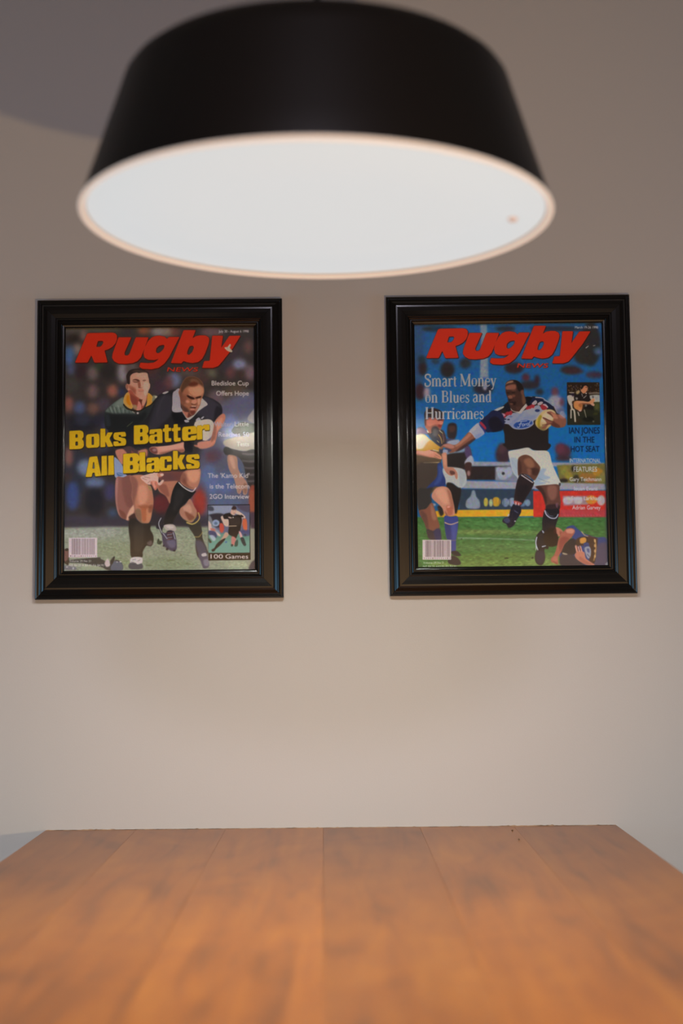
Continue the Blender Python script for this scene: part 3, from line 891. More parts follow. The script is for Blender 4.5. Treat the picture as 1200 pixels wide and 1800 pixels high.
    s.P('cc9a3c', '890,730 940,770 940,850 880,930 870,830', 0.8)
    s.P('6e6c58', '985,740 1080,755 1010,850 960,880', 0.5)
    s.P('c9c4b4', '1030,755 1085,760 1050,800', 0.3)
    s.L('231d12', '290,940 370,1040 480,1075 600,1100 700,1085 830,1010 960,940 1090,790', 2.2, 1.4, 0.35)
    s.L('a49c90', '500,1110 560,1150', 1.2, 0.8, 0.3)
    s.E('bfb8b4', 628, 1150, 24, 22, 0.3)
    F = s.P('b48a76', '445,300 480,230 560,195 700,200 860,205 880,300 892,430 915,470 912,550 880,620 860,700 810,800 720,830 650,790 570,730 470,610 400,620 352,560 350,490 400,450 440,440', 0.35)
    s.P('8c5846', '400,560 470,600 570,720 660,790 600,700 600,600 560,540 470,500 400,470', 1.5, 0.9, clip=F)
    s.P('7a4638', '450,540 560,600 580,720 480,640', 1.4, 0.8, clip=F)
    s.P('c2a08c', '640,210 850,215 870,420 760,420 700,330 600,300', 1.6, 0.8, clip=F)
    s.P('b4a08e', '760,430 880,440 890,560 850,680 790,740 760,600', 1.4, 0.9, clip=F)
    s.P('c8a28c', '700,420 750,440 740,540 700,560', 0.8, 0.9, clip=F)
    s.P('7a4a3c', '640,400 690,430 700,540 650,555 625,480', 0.7, 0.95, clip=F)
    s.P('4a2c24', '560,350 640,360 680,400 640,410 580,385 500,380', 0.45, 0.95, clip=F)
    s.P('56362c', '500,395 560,400 640,410 620,440 540,435', 0.5, 0.8, clip=F)
    s.P('6c4c40', '740,370 800,360 830,385 780,410 745,400', 0.5, 0.85, clip=F)
    s.L('503028', '640,545 690,560 740,545', 1.0, 0.7, 0.35, 0.9, clip=F)
    s.P('b47864', '630,590 700,580 770,600 760,625 640,620', 0.6, 0.9, clip=F)
    s.L('6a3c34', '640,632 700,640 775,632', 1.2, 0.8, 0.35, 0.95, clip=F)
    s.P('b07e6c', '650,650 760,650 740,690 660,690', 0.7, 0.8, clip=F)
    s.L('7a4c40', '620,700 680,720 740,700', 1.0, 0.6, 0.6, 0.7, clip=F)
    s.P('c08a74', '590,640 640,690 660,760 600,700', 1.0, 0.7, clip=F)
    s.P('2c2322', '358,280 400,190 470,130 600,108 720,118 860,180 885,230 885,340 870,290 850,215 760,190 660,212 600,200 500,232 450,300 445,460 390,462 370,380', 0.35)
    s.P('44382e', '480,170 600,140 760,160 850,200 700,195 560,180', 0.9, 0.8)
    s.P('7a4a3c', '355,480 390,470 400,560 380,610 350,540', 0.6, 0.8)
    # the man in black
    s.v(180, 630, 5.4545)
    K = s.P('232326', '430,560 525,370 600,330 690,300 760,330 900,300 960,350 1060,390 1130,440 1150,500 1130,570 1060,620 1080,650 960,660 880,800 860,900 790,900 770,850 430,860 260,840 240,760 330,660', 0.45)
    s.P('333138', '530,400 640,350 680,420 670,520 560,640 440,700', 2.0, 0.9, clip=K)
    s.P('17171a', '670,510 780,540 830,590 740,640 690,620', 1.2, 0.9, clip=K)
    s.P('36333c', '980,370 1100,430 1140,490 1120,560 1030,590 960,560 900,520', 1.8, 0.9, clip=K)
    s.P('1c1b20', '1090,460 1150,500 1130,580 1070,600', 1.2, 0.8, clip=K)
    s.L('2c2b30', '520,420 480,560 400,700', 2.4, 1.5, 1.2, 0.8, clip=K)
    s.L('454249', '600,350 560,420 520,560', 1.6, 1.0, 1.2, 0.6, clip=K)
    s.P('b8b0ac', '575,335 610,318 635,320 600,340', 0.35)
    s.v(295, 650, 12)
    s.P('a29aa0', '105,500 160,440 240,400 255,560 270,780 300,880 110,880 98,700', 0.4)
    s.P('b4acae', '110,760 250,800 300,870 115,885', 0.8)
    s.P('8d858e', '220,420 260,560 262,760 225,700', 1.0, 0.8)
    s.P('ada59e', '700,590 760,640 838,730 760,790 640,880 540,990 450,1060 400,1040 300,880 340,880 420,960 540,960 640,820 690,700', 0.4)
    s.P('948c86', '720,650 780,700 650,840 560,930 640,800', 0.9, 0.8)
    s.P('9c6452', '310,860 440,880 470,960 410,1020 340,930', 0.4)
    s.P('5e342c', '440,900 520,960 420,1010', 0.5)
    Hd = s.P('8a5a44', '222,480 240,420 280,330 330,230 400,160 520,140 640,180 720,260 755,360 765,460 740,560 700,650 680,740 620,850 560,930 500,960 440,900 340,880 285,760 255,600', 0.4)
    s.P('4a3528', '270,380 330,230 400,160 520,140 640,180 720,270 755,370 700,330 640,290 560,350 460,340 400,360 340,420 290,500', 1.0, 0.95, clip=Hd)
    s.P('6c4a38', '480,200 600,200 680,280 600,270 500,280', 1.3, 0.9, clip=Hd)
    s.P('54281e', '440,330 490,270 560,250 640,300 600,350 540,370', 0.8, 0.7, clip=Hd)
    s.P('b88a6c', '430,400 560,360 700,350 745,430 720,520 600,560 500,520', 1.8, 0.85, clip=Hd)
    s.P('c49a7c', '560,430 660,390 690,440 600,480', 1.4, 0.7, clip=Hd)
    s.P('5a3a2e', '240,450 300,500 320,640 290,700 250,560', 1.2, 0.8, clip=Hd)
    s.P('6e4536', '290,520 400,560 380,700 320,760 280,640', 1.5, 0.8, clip=Hd)
    s.P('47302a', '270,700 330,760 420,820 460,900 350,890 285,790', 1.2, 0.9, clip=Hd)
    s.P('2a1714', '400,535 480,560 560,600 560,625 490,620 420,580', 0.5, 0.95, clip=Hd)
    s.P('2a1814', '580,590 640,565 700,555 690,590 610,612', 0.5, 0.95, clip=Hd)
    s.L('d0a890', '440,520 500,560', 1.1, 0.5, 0.4, 0.7, clip=Hd)
    s.P('b07e68', '520,640 600,640 600,700 560,730 500,700', 0.9, 0.9, clip=Hd)
    s.P('b88470', '390,640 450,660 440,700 380,690', 1.0, 0.8, clip=Hd)
    s.P('c49a82', '630,620 680,620 670,720 640,740', 0.9, 0.8, clip=Hd)
    s.L('3c211c', '490,720 560,735 610,715', 1.2, 0.8, 0.5, 0.9, clip=Hd)
    s.P('48241f', '470,790 590,780 620,760 580,820 480,815', 0.6, 0.95, clip=Hd)
    s.L('d8c8bc', '500,770 595,772', 1.0, 0.8, 0.3, 0.95, clip=Hd)
    s.P('b07868', '470,820 560,820 560,850 500,860', 0.7, 0.9, clip=Hd)
    s.P('5a2c26', '470,870 580,870 560,930 500,950', 0.8, 0.9, clip=Hd)
    s.P('a07060', '600,780 660,750 640,850 590,890', 1.0, 0.8, clip=Hd)
    s.P('c4bcc2', '345,1070 400,1060 450,1095 380,1110', 0.4)
    s.P('aaa4a8', '590,1060 650,1010 690,1050 660,1090 620,1110', 0.4)
    s.P('b8b0b2', '700,1020 750,985 760,1000 720,1040', 0.35)
    s.P('8c8488', '570,1115 700,1085 690,1100 590,1130', 0.4, 0.9)
    # arms, ball and hands of the tackle
    s.v(180, 630, 5.4545)
    s.P('bdb2a4', '890,610 960,590 1020,585 1060,610 1075,680 1050,740 990,790 930,760 880,700', 0.5)
    s.P('a49a90', '1000,600 1060,620 1070,700 1020,770 1010,680', 1.2, 0.8)
    A = s.P('a46c58', '1080,600 1150,530 1180,560 1150,650 1110,700 1090,780 1060,840 980,860 900,850 880,830 960,830 1030,790 1060,700', 0.5)
    s.P('c28a70', '1100,610 1150,570 1130,650 1100,690', 1.0, 0.8, clip=A)
    s.P('b87c64', '930,830 1060,780 1080,810 1000,860 930,855', 0.8, 0.9, clip=A)
    s.P('71483c', '1060,660 1090,640 1080,760 1040,800', 1.0, 0.6, clip=A)
    s.v(200, 770, 7.06)
    s.P('4a3838', '20,150 100,130 200,100 300,150 410,130 410,240 300,260 200,260', 1.0)
    s.P('a8705c', '20,165 100,135 150,170 180,230 120,260 110,330 60,270', 0.5)
    s.P('7c4c40', '220,160 280,190 410,140 412,230 330,200 240,230', 0.8)
    s.P('a8745e', '300,170 400,140 410,210 380,220', 0.8)
    FA = s.P('b4806c', '470,110 560,105 700,90 820,62 872,55 880,150 840,180 760,150 620,195 540,205 470,180 440,140', 0.5)
    s.P('c89a86', '560,115 720,95 860,70 860,110 700,140 580,150', 1.0, 0.8, clip=FA)
    s.P('7a4a3c', '560,190 700,160 870,140 840,180 620,200', 1.0, 0.8, clip=FA)
    s.P('5c3430', '440,130 520,120 540,190 470,190', 0.8, 0.9, clip=FA)
    s.E('8c6a66', 505, 150, 26, 18, 0.6)
    s.P('1e1c20', '875,55 955,40 965,110 940,150 880,140', 0.5)
    s.P('b07a68', '1040,60 1120,40 1190,40 1190,110 1100,135 1050,120', 0.6)
    # pale shorts of the green man on the left
    s.P('8f9cb4', '0,240 100,330 140,440 190,490 60,500 10,460', 0.5)
    s.P('4a6084', '40,430 110,440 110,470 50,472', 0.6)
    s.L('c8ccd0', '50,440 80,450 110,455', 0.6, 0.5, 0.2)
    # thighs and knees
    s.v(190, 820, 6.3158)
    LT = s.P('86584c', '90,130 170,120 260,100 330,230 290,380 300,530 240,600 190,590 120,540 80,360', 0.45)
    s.P('a47a70', '85,150 110,150 100,400 130,540 90,480', 1.0, 0.8, clip=LT)
    s.P('6e473e', '150,140 250,130 280,420 200,430', 1.6, 0.7, clip=LT)
    s.P('c8a084', '200,590 235,490 290,420 300,440 280,530 240,585', 0.7, 0.9, clip=LT)
    s.P('6a3f30', '120,480 190,520 200,590 150,560', 1.0, 0.7, clip=LT)
    s.P('3e2a26', '230,560 300,520 300,600 250,610', 0.8)
    RT = s.P('a87258', '250,110 400,100 440,200 480,230 505,380 490,500 470,600 430,640 370,630 310,560 290,450 260,330 270,220', 0.45)
    s.P('7a5044', '250,110 320,150 330,250 290,430 330,560 290,520 260,330', 1.4, 0.85, clip=RT)
    s.P('c08a6e', '340,230 420,220 440,340 400,420 340,420', 1.8, 0.85, clip=RT)
    s.P('8c4e34', '330,440 440,430 480,480 400,480', 1.4, 0.7, clip=RT)
    s.P('b8805c', '420,480 480,470 470,580 430,610', 1.0, 0.8, clip=RT)
    s.P('a05a38', '370,470 420,470 420,600 380,600', 1.0, 0.7, clip=RT)
    s.P('6a5844', '300,490 360,480 370,620 330,600', 1.0, 0.7, clip=RT)
    s.P('5a2c20', '455,440 500,430 490,500 450,510', 1.2, 0.5, clip=RT)
    # third thigh, reaching back on the right
    s.P('a46e58', '545,210 600,170 770,150 760,200 700,330 690,420 640,330 570,280', 0.5)
    s.P('7c4a3e', '560,230 640,200 680,330 620,310', 1.0, 0.7)
    s.P('6e4640', '540,60 640,50 800,60 900,50 880,190 760,160 640,165 560,140', 0.6)
    s.P('5a3c3c', '600,70 820,80 820,140 620,150', 1.6, 0.8)
    KN = s.P('a8745e', '840,60 1010,20 1022,130 990,230 940,255 870,230 800,170', 0.45)
    s.P('c89478', '880,60 1000,40 1010,120 960,180 900,150', 1.6, 0.85, clip=KN)
    s.P('7a4a3a', '840,130 900,220 960,240 900,240 830,190', 1.0, 0.8, clip=KN)
    s.P('6a4038', '700,60 850,70 870,180 780,160', 1.6, 0.6)
    # clasped hands
    s.P('c4a292', '360,120 430,90 550,70 560,180 600,150 620,160 575,210 520,180 460,205 400,170', 0.4)
    s.P('b4705c', '470,175 500,160 545,175 545,240 520,265 490,215', 0.4)
    s.P('c8907c', '490,165 515,160 530,220 510,240', 0.5, 0.8)
    s.P('b27864', '550,80 610,75 615,100 580,120 550,110', 0.4)
    s.E('d8c0b0', 598, 93, 18, 12, 0.4)
    for a in ('380,130 430,150', '400,115 470,130', '440,185 470,160', '480,180 470,210', '520,180 530,215'):
        s.L('7a4c40', a, 0.8, 0.6, 0.3, 0.85)
    s.P('8a7a50', '440,210 480,240 480,270 455,250', 0.5)
    # socks
    s.P('252320', '240,590 300,585 370,630 470,635 470,700 500,760 505,830 480,885 430,880 410,900 385,950 375,1010 260,1010 245,830 228,690', 0.45)
    s.P('3a3530', '300,640 400,650 380,900 300,960 280,760', 2.0, 0.6)
    s.L('474038', '370,632 445,640', 1.4, 1.0, 0.4, 0.9)
    s.P('574a48', '430,850 480,820 490,860 460,880', 0.8)
    SK = s.P('201f1f', '780,170 850,240 930,280 975,270 960,300 900,370 820,450 760,540 700,650 620,650 640,520 690,400 720,260', 0.45)
    s.P('2d2c2c', '760,260 850,280 800,420 720,500', 1.8, 0.7, clip=SK)
    s.L('d2cac6', '782,175 830,225 890,265 940,278 975,235', 1.8, 1.4, 0.3)
    CF = s.P('a27460', '800,470 860,420 910,360 960,450 985,500 970,570 930,620 870,610 800,540', 0.5)
    s.P('bf9480', '830,460 900,420 930,500 890,530', 1.2, 0.8, clip=CF)
    s.P('6c3c2c', '850,500 920,530 960,570 900,600', 1.0, 0.7, clip=CF)
    s.P('30302c', '850,590 930,640 1010,600 1040,700 1050,800 1090,900 1110,960 1080,1000 1000,1010 970,900 970,800 900,680', 0.45)
    s.P('484858', '970,830 1050,840 1100,960 1010,980', 1.4, 0.9)
    s.L('b49c58', '870,620 930,640 980,620 1015,570 1000,510', 2.4, 1.8, 0.35)
    s.L('8c7c48', '860,600 920,605 970,570 985,510', 1.4, 1.2, 0.35)
    s.L('a08a4c', '960,780 1010,780 1050,725', 1.3, 0.9, 0.35)
    # boots
    s.P('4a4858', '1000,980 1080,950 1110,1010 1120,1110 1060,1130 1030,1060', 0.5)
    s.P('b4aaa8', '1035,975 1080,960 1095,990 1050,1000', 0.5)
    s.P('82808c', '1060,1040 1120,1030 1115,1100 1070,1100', 1.0, 0.7)
    s.P('c0b8b4', '262,1012 372,1010 378,1070 330,1085 250,1080', 0.5)
    s.P('3c424c', '240,1075 300,1070 330,1090 375,1078 378,1135 240,1135', 0.5)
    for a in ('270,1040 310,1030', '330,1050 360,1035', '255,1060 290,1062'):
        s.L('5c5c60', a, 1.0, 0.7, 0.35, 0.9)
    s.P('26252c', '560,600 590,565 620,640 600,720 640,760 600,770 570,700 540,690 532,650', 0.45)
    s.L('c8c6cc', '590,570 562,640 600,740 640,800 660,808', 1.2, 1.0, 0.3)
    BT = s.P('3c3a4e', '600,740 640,740 700,700 740,740 760,830 758,920 710,940 640,900 610,860', 0.4)
    s.P('5e5c74', '650,830 740,820 745,890 690,900', 1.0, 0.8, clip=BT)
    s.P('a89a94', '620,655 680,640 735,650 755,690 745,715 690,712 640,700', 0.4)
    s.P('c4b8b0', '640,660 700,655 730,680 680,690', 0.6, 0.8)
    s.P('2a2430', '650,725 715,715 725,800 670,810', 0.5, 0.9)
    for i in range(5):
        y = 735 + i * 18
        s.L('d0c0c4' if i % 2 else '9c5a58', '655,%d 715,%d' % (y + 6, y - 4), 0.8, 0.7, 0.25, 0.9)
    s.L('c8c6cc', '720,730 745,810', 1.2, 0.9, 0.3, 0.9)
    s.L('c8c6cc', '610,740 655,805', 1.2, 0.9, 0.3, 0.9)
    s.P('2c3c30', '545,830 560,800 575,825 600,830 585,865 550,860', 0.4)
    s.E('25242c', 655, 918, 14, 14, 0.3); s.E('25242c', 735, 935, 14, 10, 0.3); s.E('25242c', 618, 880, 10, 12, 0.3)
    # the third player cut off by the right edge
    s.v(350, 650, 7.2)
    s.P('8c8784', '610,620 690,500 720,480 720,690 680,680', 0.6)
    s.P('201e1e', '420,760 470,700 560,665 640,680 720,700 720,830 560,850 430,800', 0.7)
    s.P('8a8272', '310,900 420,860 560,830 720,800 720,1040 560,1030 420,1010 320,960', 1.0)  # pale patch: the lamp's reflection in the glass, painted into the print
    J = s.P('35302f', '310,1010 400,1000 560,1035 720,1040 720,1500 650,1490 600,1400 560,1200 480,1100 340,1080', 0.6)
    for y in (1060, 1150, 1235, 1320, 1400):
        s.L('5c5454', '540,%d 640,%d 720,%d' % (y, y + 12, y + 6), 3.0, 3.5, 0.9, 0.8, clip=J)
    s.P('232220', '310,1000 340,975 400,1000 420,1040 360,1070 320,1050', 0.6)
    AR = s.P('a27c6c', '358,1090 440,1085 480,1120 495,1250 540,1340 600,1420 615,1500 600,1575 560,1580 545,1520 520,1570 485,1560 470,1500 440,1380 375,1250', 0.5)
    s.P('bd9a88', '380,1110 430,1110 460,1250 420,1240', 1.2, 0.8, clip=AR)
    s.P('74503f', '560,1450 600,1450 600,1560 570,1560', 0.9, 0.6, clip=AR)
    s.L('6a4436', '510,1500 500,1560', 0.8, 0.5, 0.4, 0.8); s.L('6a4436', '550,1490 555,1560', 0.8, 0.5, 0.4, 0.8)
    s.P('8a4434', '640,1500 720,1490 720,1800 650,1800', 1.4)
    s.v()
    s.P('94503a', '438,862 456,862 456,900 438,900', 1.6, sharp=True); s.P('4a3842', '440,900 456,900 456,930 440,930', 1.6, sharp=True)
    s.P('8c8a78', '438,930 456,930 456,1000 436,1000', 1.6, sharp=True)
    # inset picture with its black border
    s.v(350, 870, 10.909)
    s.P('16120f', '162,192 970,182 985,1245 178,1258', 0.3, 1, True)
    I = s.P('5c6078', '172,205 965,196 968,1108 180,1112', 0.25, 1, True)
    s.P('8a90a0', '172,205 620,200 600,330 172,380', 1.0, 0.9, clip=I)
    s.P('3c3e46', '172,215 260,230 280,300 180,300', 0.8, 0.9, clip=I)
    s.P('4c4450', '720,200 965,200 965,330 820,300', 1.0, 0.9, clip=I)
    s.P('2e2a30', '172,390 460,370 440,620 172,560', 0.8, 0.95, clip=I)
    s.E('8a98ac', 320, 540, 70, 66, 0.6, 1, clip=I); s.E('5a6c88', 320, 545, 34, 30, 0.5, 1, clip=I)
    s.P('9aa2a8', '172,420 230,430 300,620 390,700 390,780 172,760', 0.8, 0.6, clip=I)
    s.P('5e8878', '172,760 400,740 968,760 968,1112 180,1112', 1.2, 1, clip=I)
    s.P('6c988a', '172,900 968,880 968,1112 180,1112', 2.0, 0.7, clip=I)
    s.P('c4aca0', '172,500 230,560 250,650 380,740 410,790 360,780 260,700 200,680 172,640', 0.5, 1, clip=I)
    s.P('b06a5c', '215,640 300,650 310,690 250,700', 0.5, 0.9, clip=I)
    s.P('3c3c60', '190,690 300,700 340,760 330,820 250,800 190,760', 0.6, 0.9, clip=I)
    s.P('b0b4bc', '200,780 280,780 320,860 260,880', 0.6, 0.8, clip=I)
    s.P('b0483c', '390,560 450,550 480,640 450,720 400,700', 0.5, 1, clip=I)
    s.P('bc6040', '840,470 900,460 920,560 915,690 870,690 830,580', 0.5, 1, clip=I)
    s.P('3e4068', '760,690 960,680 960,780 800,780', 0.7, 0.8, clip=I)
    s.P('3a3a30', '170,820 240,900 200,920', 0.5, 0.9, clip=I)
    s.P('c2aa9a', '720,300 800,340 880,410 880,450 830,450 820,560 800,620 790,480 740,380 700,360', 0.35, 1, clip=I)
    s.P('2a2424', '800,380 850,410 840,430 800,420', 0.3, 1, clip=I)
    s.P('c0a898', '415,430 450,400 480,460 560,470 570,560 540,610 480,580 440,500', 0.4, 1, clip=I)
    s.P('241e1c', '470,380 560,350 620,360 660,400 740,380 800,400 820,480 810,570 780,690 740,760 700,840 640,800 560,740 570,600 560,470 480,460', 0.35, 1, clip=I)
    s.P('3a302c', '590,450 760,430 780,560 600,570', 1.0, 0.8, clip=I)
    s.L('b49a80', '560,600 720,595', 1.6, 1.4, 0.3, 1, clip=I)
    s.P('c09c8a', '600,350 630,270 700,260 715,310 690,370 650,390', 0.35, 1, clip=I)
    s.P('3a2a28', '620,270 650,215 700,220 715,270 690,285 640,285', 0.35, 1, clip=I)
    s.L('6a4a40', '645,300 660,303', 0.8, 0.6, 0.2, 1, clip=I); s.L('6a4a40', '680,300 700,302', 0.8, 0.6, 0.2, 1, clip=I)
    s.L('7a4a44', '660,350 690,350', 0.8, 0.6, 0.2, 1, clip=I)
    s.P('bda59a', '560,420 620,430 620,450 570,445', 0.35, 0.9, clip=I); s.E('c8c0b8', 652, 432, 12, 12, 0.3, 1, clip=I)
    s.P('b4907c', '500,720 550,730 560,780 500,840 430,890 410,870 460,790', 0.4, 1, clip=I)
    s.P('24221f', '400,880 500,830 480,880 400,970 320,1040 290,1080 250,1085 240,1050 290,1020 330,950', 0.4, 1, clip=I)
    s.P('b4746c', '625,800 700,830 700,920 680,960 620,960', 0.4, 1, clip=I); s.P('2e3c38', '610,950 650,950 640,990 615,985', 0.4, 1, clip=I)
    s.P('2e4a40', '690,900 740,860 740,970 680,990', 0.4, 1, clip=I)
    s.P('c89c98', '760,700 800,720 830,800 790,820', 0.4, 1, clip=I)
    s.P('243034', '790,830 850,820 890,920 900,960 870,980 830,940', 0.4, 1, clip=I)
    s.E('2a3848', 880, 770, 26, 22, 0.5, 1, clip=I); s.E('34509a', 515, 905, 18, 18, 0.5, 0.8, clip=I)
    s.T('c8bab4', '100', 220, 455, 1222, 88, 0.07)
    s.T('c8bab4', 'Games', 505, 940, 1222, 88, 0.07)
    # masthead and words
    masthead(s, 0, 0, 1.0, 'b9301c', '38120e')
    s.v()
    s.T('b0301f', 'NEWS', 293.5, 347, 653.0, 7.6, 0.05, 0.25, 0.0, out='35110f')
    s.P('c8bfa8', '394.5,611 400,609.5 404,604.5 405.5,607.5 404,611.5 408,617 406.5,619 401,617.5 397,614.5', 0.25)
    s.L('4a3c30', '400.8,608 399.2,612 401.5,615.5', 0.8, 0.6, 0.2); s.L('4a3c30', '404,608.5 402.6,612.5 405,616', 0.7, 0.5, 0.2)
    s.T('bdb3b5', 'July 30 - August 6 1998', 384.3, 436.8, 584.6, 4.7, 0.01)
    wc = 'bcb2ad'
    s.T(wc, 'Bledisloe Cup', 372.0, 436.8, 677.6, 8.6, 0.045, soft=0.25)
    s.T(wc, 'Offers Hope', 380.0, 437.0, 695.4, 8.6, 0.045, soft=0.25)
    s.T('948e98', 'Walter', 376.6, 407.0, 749.6, 8.6, 0.045, soft=0.25)
    s.T(wc, 'Little', 412.5, 437.6, 749.6, 8.6, 0.045, soft=0.25)
    s.T('a8a3a8', 'Reaches 50', 384.0, 437.6, 767.6, 8.6, 0.045, soft=0.25)
    s.T('b4ad9e', 'Tests', 416.0, 437.4, 784.4, 8.0, 0.045, soft=0.25)
    s.T(wc, "The 'Kamo Kid'", 365.2, 438.0, 840.0, 8.6, 0.045, soft=0.25)
    s.T(wc, 'is the Telecom', 368.8, 438.0, 858.8, 8.6, 0.045, soft=0.25)
    s.T(wc, '2GO Interview', 368.4, 437.8, 876.8, 8.6, 0.045, soft=0.25)
    s.v(100, 720, 4)
    blocks(s, [('B', 88, 190, 281, 130), ('o', 205, 300, 272, 126), ('k', 306, 397, 266, 132), ('s', 397, 487, 258, 126),
               ('B', 541, 646, 246, 134), ('a', 648, 742, 240, 130), ('t', 745, 806, 231, 128), ('t', 808, 872, 228, 128), ('e', 880, 982, 221, 130), ('r', 984, 1072, 212, 130),
               ('A', 204, 312, 475, 140), ('l', 312, 356, 465, 138), ('l', 359, 404, 461, 136), ('B', 466, 582, 450, 138), ('l', 577, 626, 438, 136),
               ('a', 628, 722, 443, 134), ('c', 722, 808, 434, 134), ('k', 816, 906, 424, 134), ('s', 908, 1004, 419, 132)], 'c8a41f', '1a1108', math.radians(3.5))
    r = random.Random(5)
    for _ in range(150):
        x, y = r.uniform(90, 1070), r.uniform(110, 470)
        i, j = int((100 + x / 4 - s.x0) * s.S), int((720 + y / 4 - s.y0) * s.S)
        px = s.im[j, i]
        if px[0] > 0.6 and px[2] < 0.25:
            s.E('8c5a14', x, y, r.uniform(1.2, 3.5), r.uniform(1.2, 3.0), 0.2, 0.8)
    barcode(s, 121, 945.4, 171, 980.0, 11)
    s.v()
    s.T('c4bcb4', 'Volume 29 No 21', 122, 160, 988.0, 3.8, 0.006)
    s.T('c4bcb4', 'NZ $4.25 A $3.95 Fiji $4.95', 121.5, 183, 995.4, 3.8, 0.006)
    # worn corner at the bottom right of the cover
    s.P('3c3840', '446,985 441,990 438,1001 458,1001 458,975', 0.8)
    s.finish()
    return to_print(s, px_of, 'tackle_cover_print')

def cover_two(px_of):
    s = Sheet(718, 560, 1080, 1010, '1f5484')
    s.v()
    s.P('24507e', '718,560 1080,560 1080,640 718,650', 6, sharp=True)
    s.P('1a629a', '718,730 1080,730 1080,830 718,830', 6, sharp=True)
    s.P('2b4668', '722,568 745,568 745,700 722,700', 3, sharp=True)
    s.v(720, 560, 3.3333)
    # seats with scattered watchers
    s.B('282c34 870 60 170 16; 262a2c 130 60 60 16; 2a2a2c 1060 150 60 130; 2c2b2a 1020 220 60 50; 322a2a 940 300 60 24; 3a3040 1080 330 50 20; 34485e 1100 190 24 22; 4c6078 1105 195 16 12; 223c44 480 130 30 40; '
        '2c2526 75 290 26 44; 2a2628 220 300 42 48; 2c3034 325 262 34 32; 23303a 70 240 24 24; 2a3844 150 250 24 16; 1c3448 200 60 80 14; 30262a 610 290 56 34; 2a2a2e 560 60 60 16; '
        '34242a 60 430 30 50; 8a7c84 100 435 18 34; 2a2a34 430 410 60 36; 4a2c38 680 345 24 24; 2c2a30 700 390 60 26; 34262e 745 360 16 30; 2a3038 760 430 24 20; 3c2a30 960 310 60 14; '
        '5a3a48 850 430 22 30; 8a8a92 852 490 44 40; 8a8c98 858 530 36 30; 5a5c78 880 540 26 20; 5c3846 890 490 14 24; 4a2e38 900 780 44 44; 5a3340 880 760 30 30; 3a2a30 545 800 44 60; 4a3438 540 760 24 30; 3c2c30 900 820 50 16', 2.0)
    s.smear(0.9)
    s.P('6f8090', '412,36 450,36 455,160 460,350 410,350 418,160', 1.3, sharp=True)
    s.P('8f97a4', '420,240 446,240 450,340 418,340', 1.5, sharp=True)
    s.E('8b93a2', 440, 395, 12, 26, 1.5)
    # boards round the pitch
    s.P('83868e', '330,838 1140,846 1140,868 330,866', 0.9, sharp=True)
    s.P('2c2423', '330,866 590,864 590,945 330,945', 0.8, sharp=True)
    s.P('71757e', '500,870 590,864 640,872 640,958 500,950', 1.0, sharp=True)
    s.B('8d949c 545 910 34 36; 8d949c 520 890 14 20; 8d949c 580 900 20 30', 0.9); s.E('2a2a30', 547, 908, 9, 9, 0.6)
    s.P('6b6436', '860,860 1150,850 1150,975 880,970', 0.9, sharp=True)
    s.B('7c7436 905 890 24 30; 8a7a32 930 920 24 20; 7c6a30 1000 905 20 16; 2c2822 960 880 16 18; 2c2822 900 950 26 12; 3a3424 975 940 20 24; 8c6430 1040 925 50 20; a0742c 1100 900 30 24; 8a5428 1060 950 40 12; 7a7440 1130 930 20 30; 4c4a30 1010 950 16 14', 1.1)
    s.P('8c8c92', '300,950 1140,968 1150,1005 870,1003 310,995', 0.9, sharp=True)
    s.P('2d3b4a', '290,1000 730,1000 730,1120 290,1122', 0.7, sharp=True)
    s.P('7c8792', '335,1110 330,1070 355,1040 365,1010 380,1010 390,1045 408,1070 405,1112', 0.8)
    s.B('ac9a42 445 1076 14 26; ac8a2c 505 1074 26 28; 9a9c7c 475 1080 12 22; 6c7c8c 560 1078 20 26; 7c8a98 600 1076 26 26; 5a7080 660 1078 20 24; 6c8090 690 1080 16 20', 0.7)
    for x in (432, 458, 486, 524, 548, 584, 624):
        s.L('33404c', '%d,1048 %d,1102' % (x, x), 1.0, 1.0, 0.5, 0.8)
    s.P('c49726', '260,1122 735,1118 735,1158 150,1166 150,1128', 0.5, sharp=True)
    s.P('b23026', '722,1010 1150,1008 1150,1166 724,1166', 0.6, sharp=True)
    s.P('8f7a80', '895,1040 1040,1040 1045,1090 900,1096', 1.2, sharp=True); s.B('a8a0a0 925 1066 30 22; a8a0a0 985 1066 26 22; b87c30 1062 1062 34 26; a89c98 1120 1066 24 30', 1.0)
    s.P('a63c40', '880,1120 1150,1120 1150,1166 880,1166', 1.2, sharp=True)
    for x in range(905, 1120, 17):
        s.L('b06a70', '%d,1150 %d,1158' % (x, x + 6), 1.2, 1.2, 0.6, 0.6)
    # grass
    s.P('3c6a36', '0,1164 1200,1164 1200,1500 0,1500', 0.9, sharp=True)
    s.B('44703c 500 1200 300 18; 5e7a42 550 1255 320 14; 74804c 450 1246 150 6; 40683a 560 1290 340 12; 4e7440 500 1340 300 24; 56763a 600 1400 360 30; 647e40 500 1440 400 22; 3a6430 250 1190 60 22; 6c8446 800 1430 120 24; 6c8248 330 1250 60 8', 2.0)
    s.L('7a9478', '280,1284 560,1292 740,1300', 2.6, 1.6, 0.6, 0.7)
    s.L('7a9478', '280,1290 420,1291', 1.6, 1.2, 0.5, 0.6)
    s.grain(720, 910, 1080, 1010, 0.07, 1.8, 0.7, 3)
    s.grain(720, 565, 1080, 910, 0.03, 1.5, 1.5, 5, True)
    s.B('2c3c24 565 1404 14 4; 2c3c24 718 1402 6 7; 2c4028 303 1292 4 4; 3c4c30 380 1330 3 3', 0.4)
    # far player in the middle distance
    s.v(725, 720, 6.4267)
    s.P('2c2526', '395,180 420,155 460,150 495,170 500,240 490,300 460,345 410,330 388,280', 1.0)
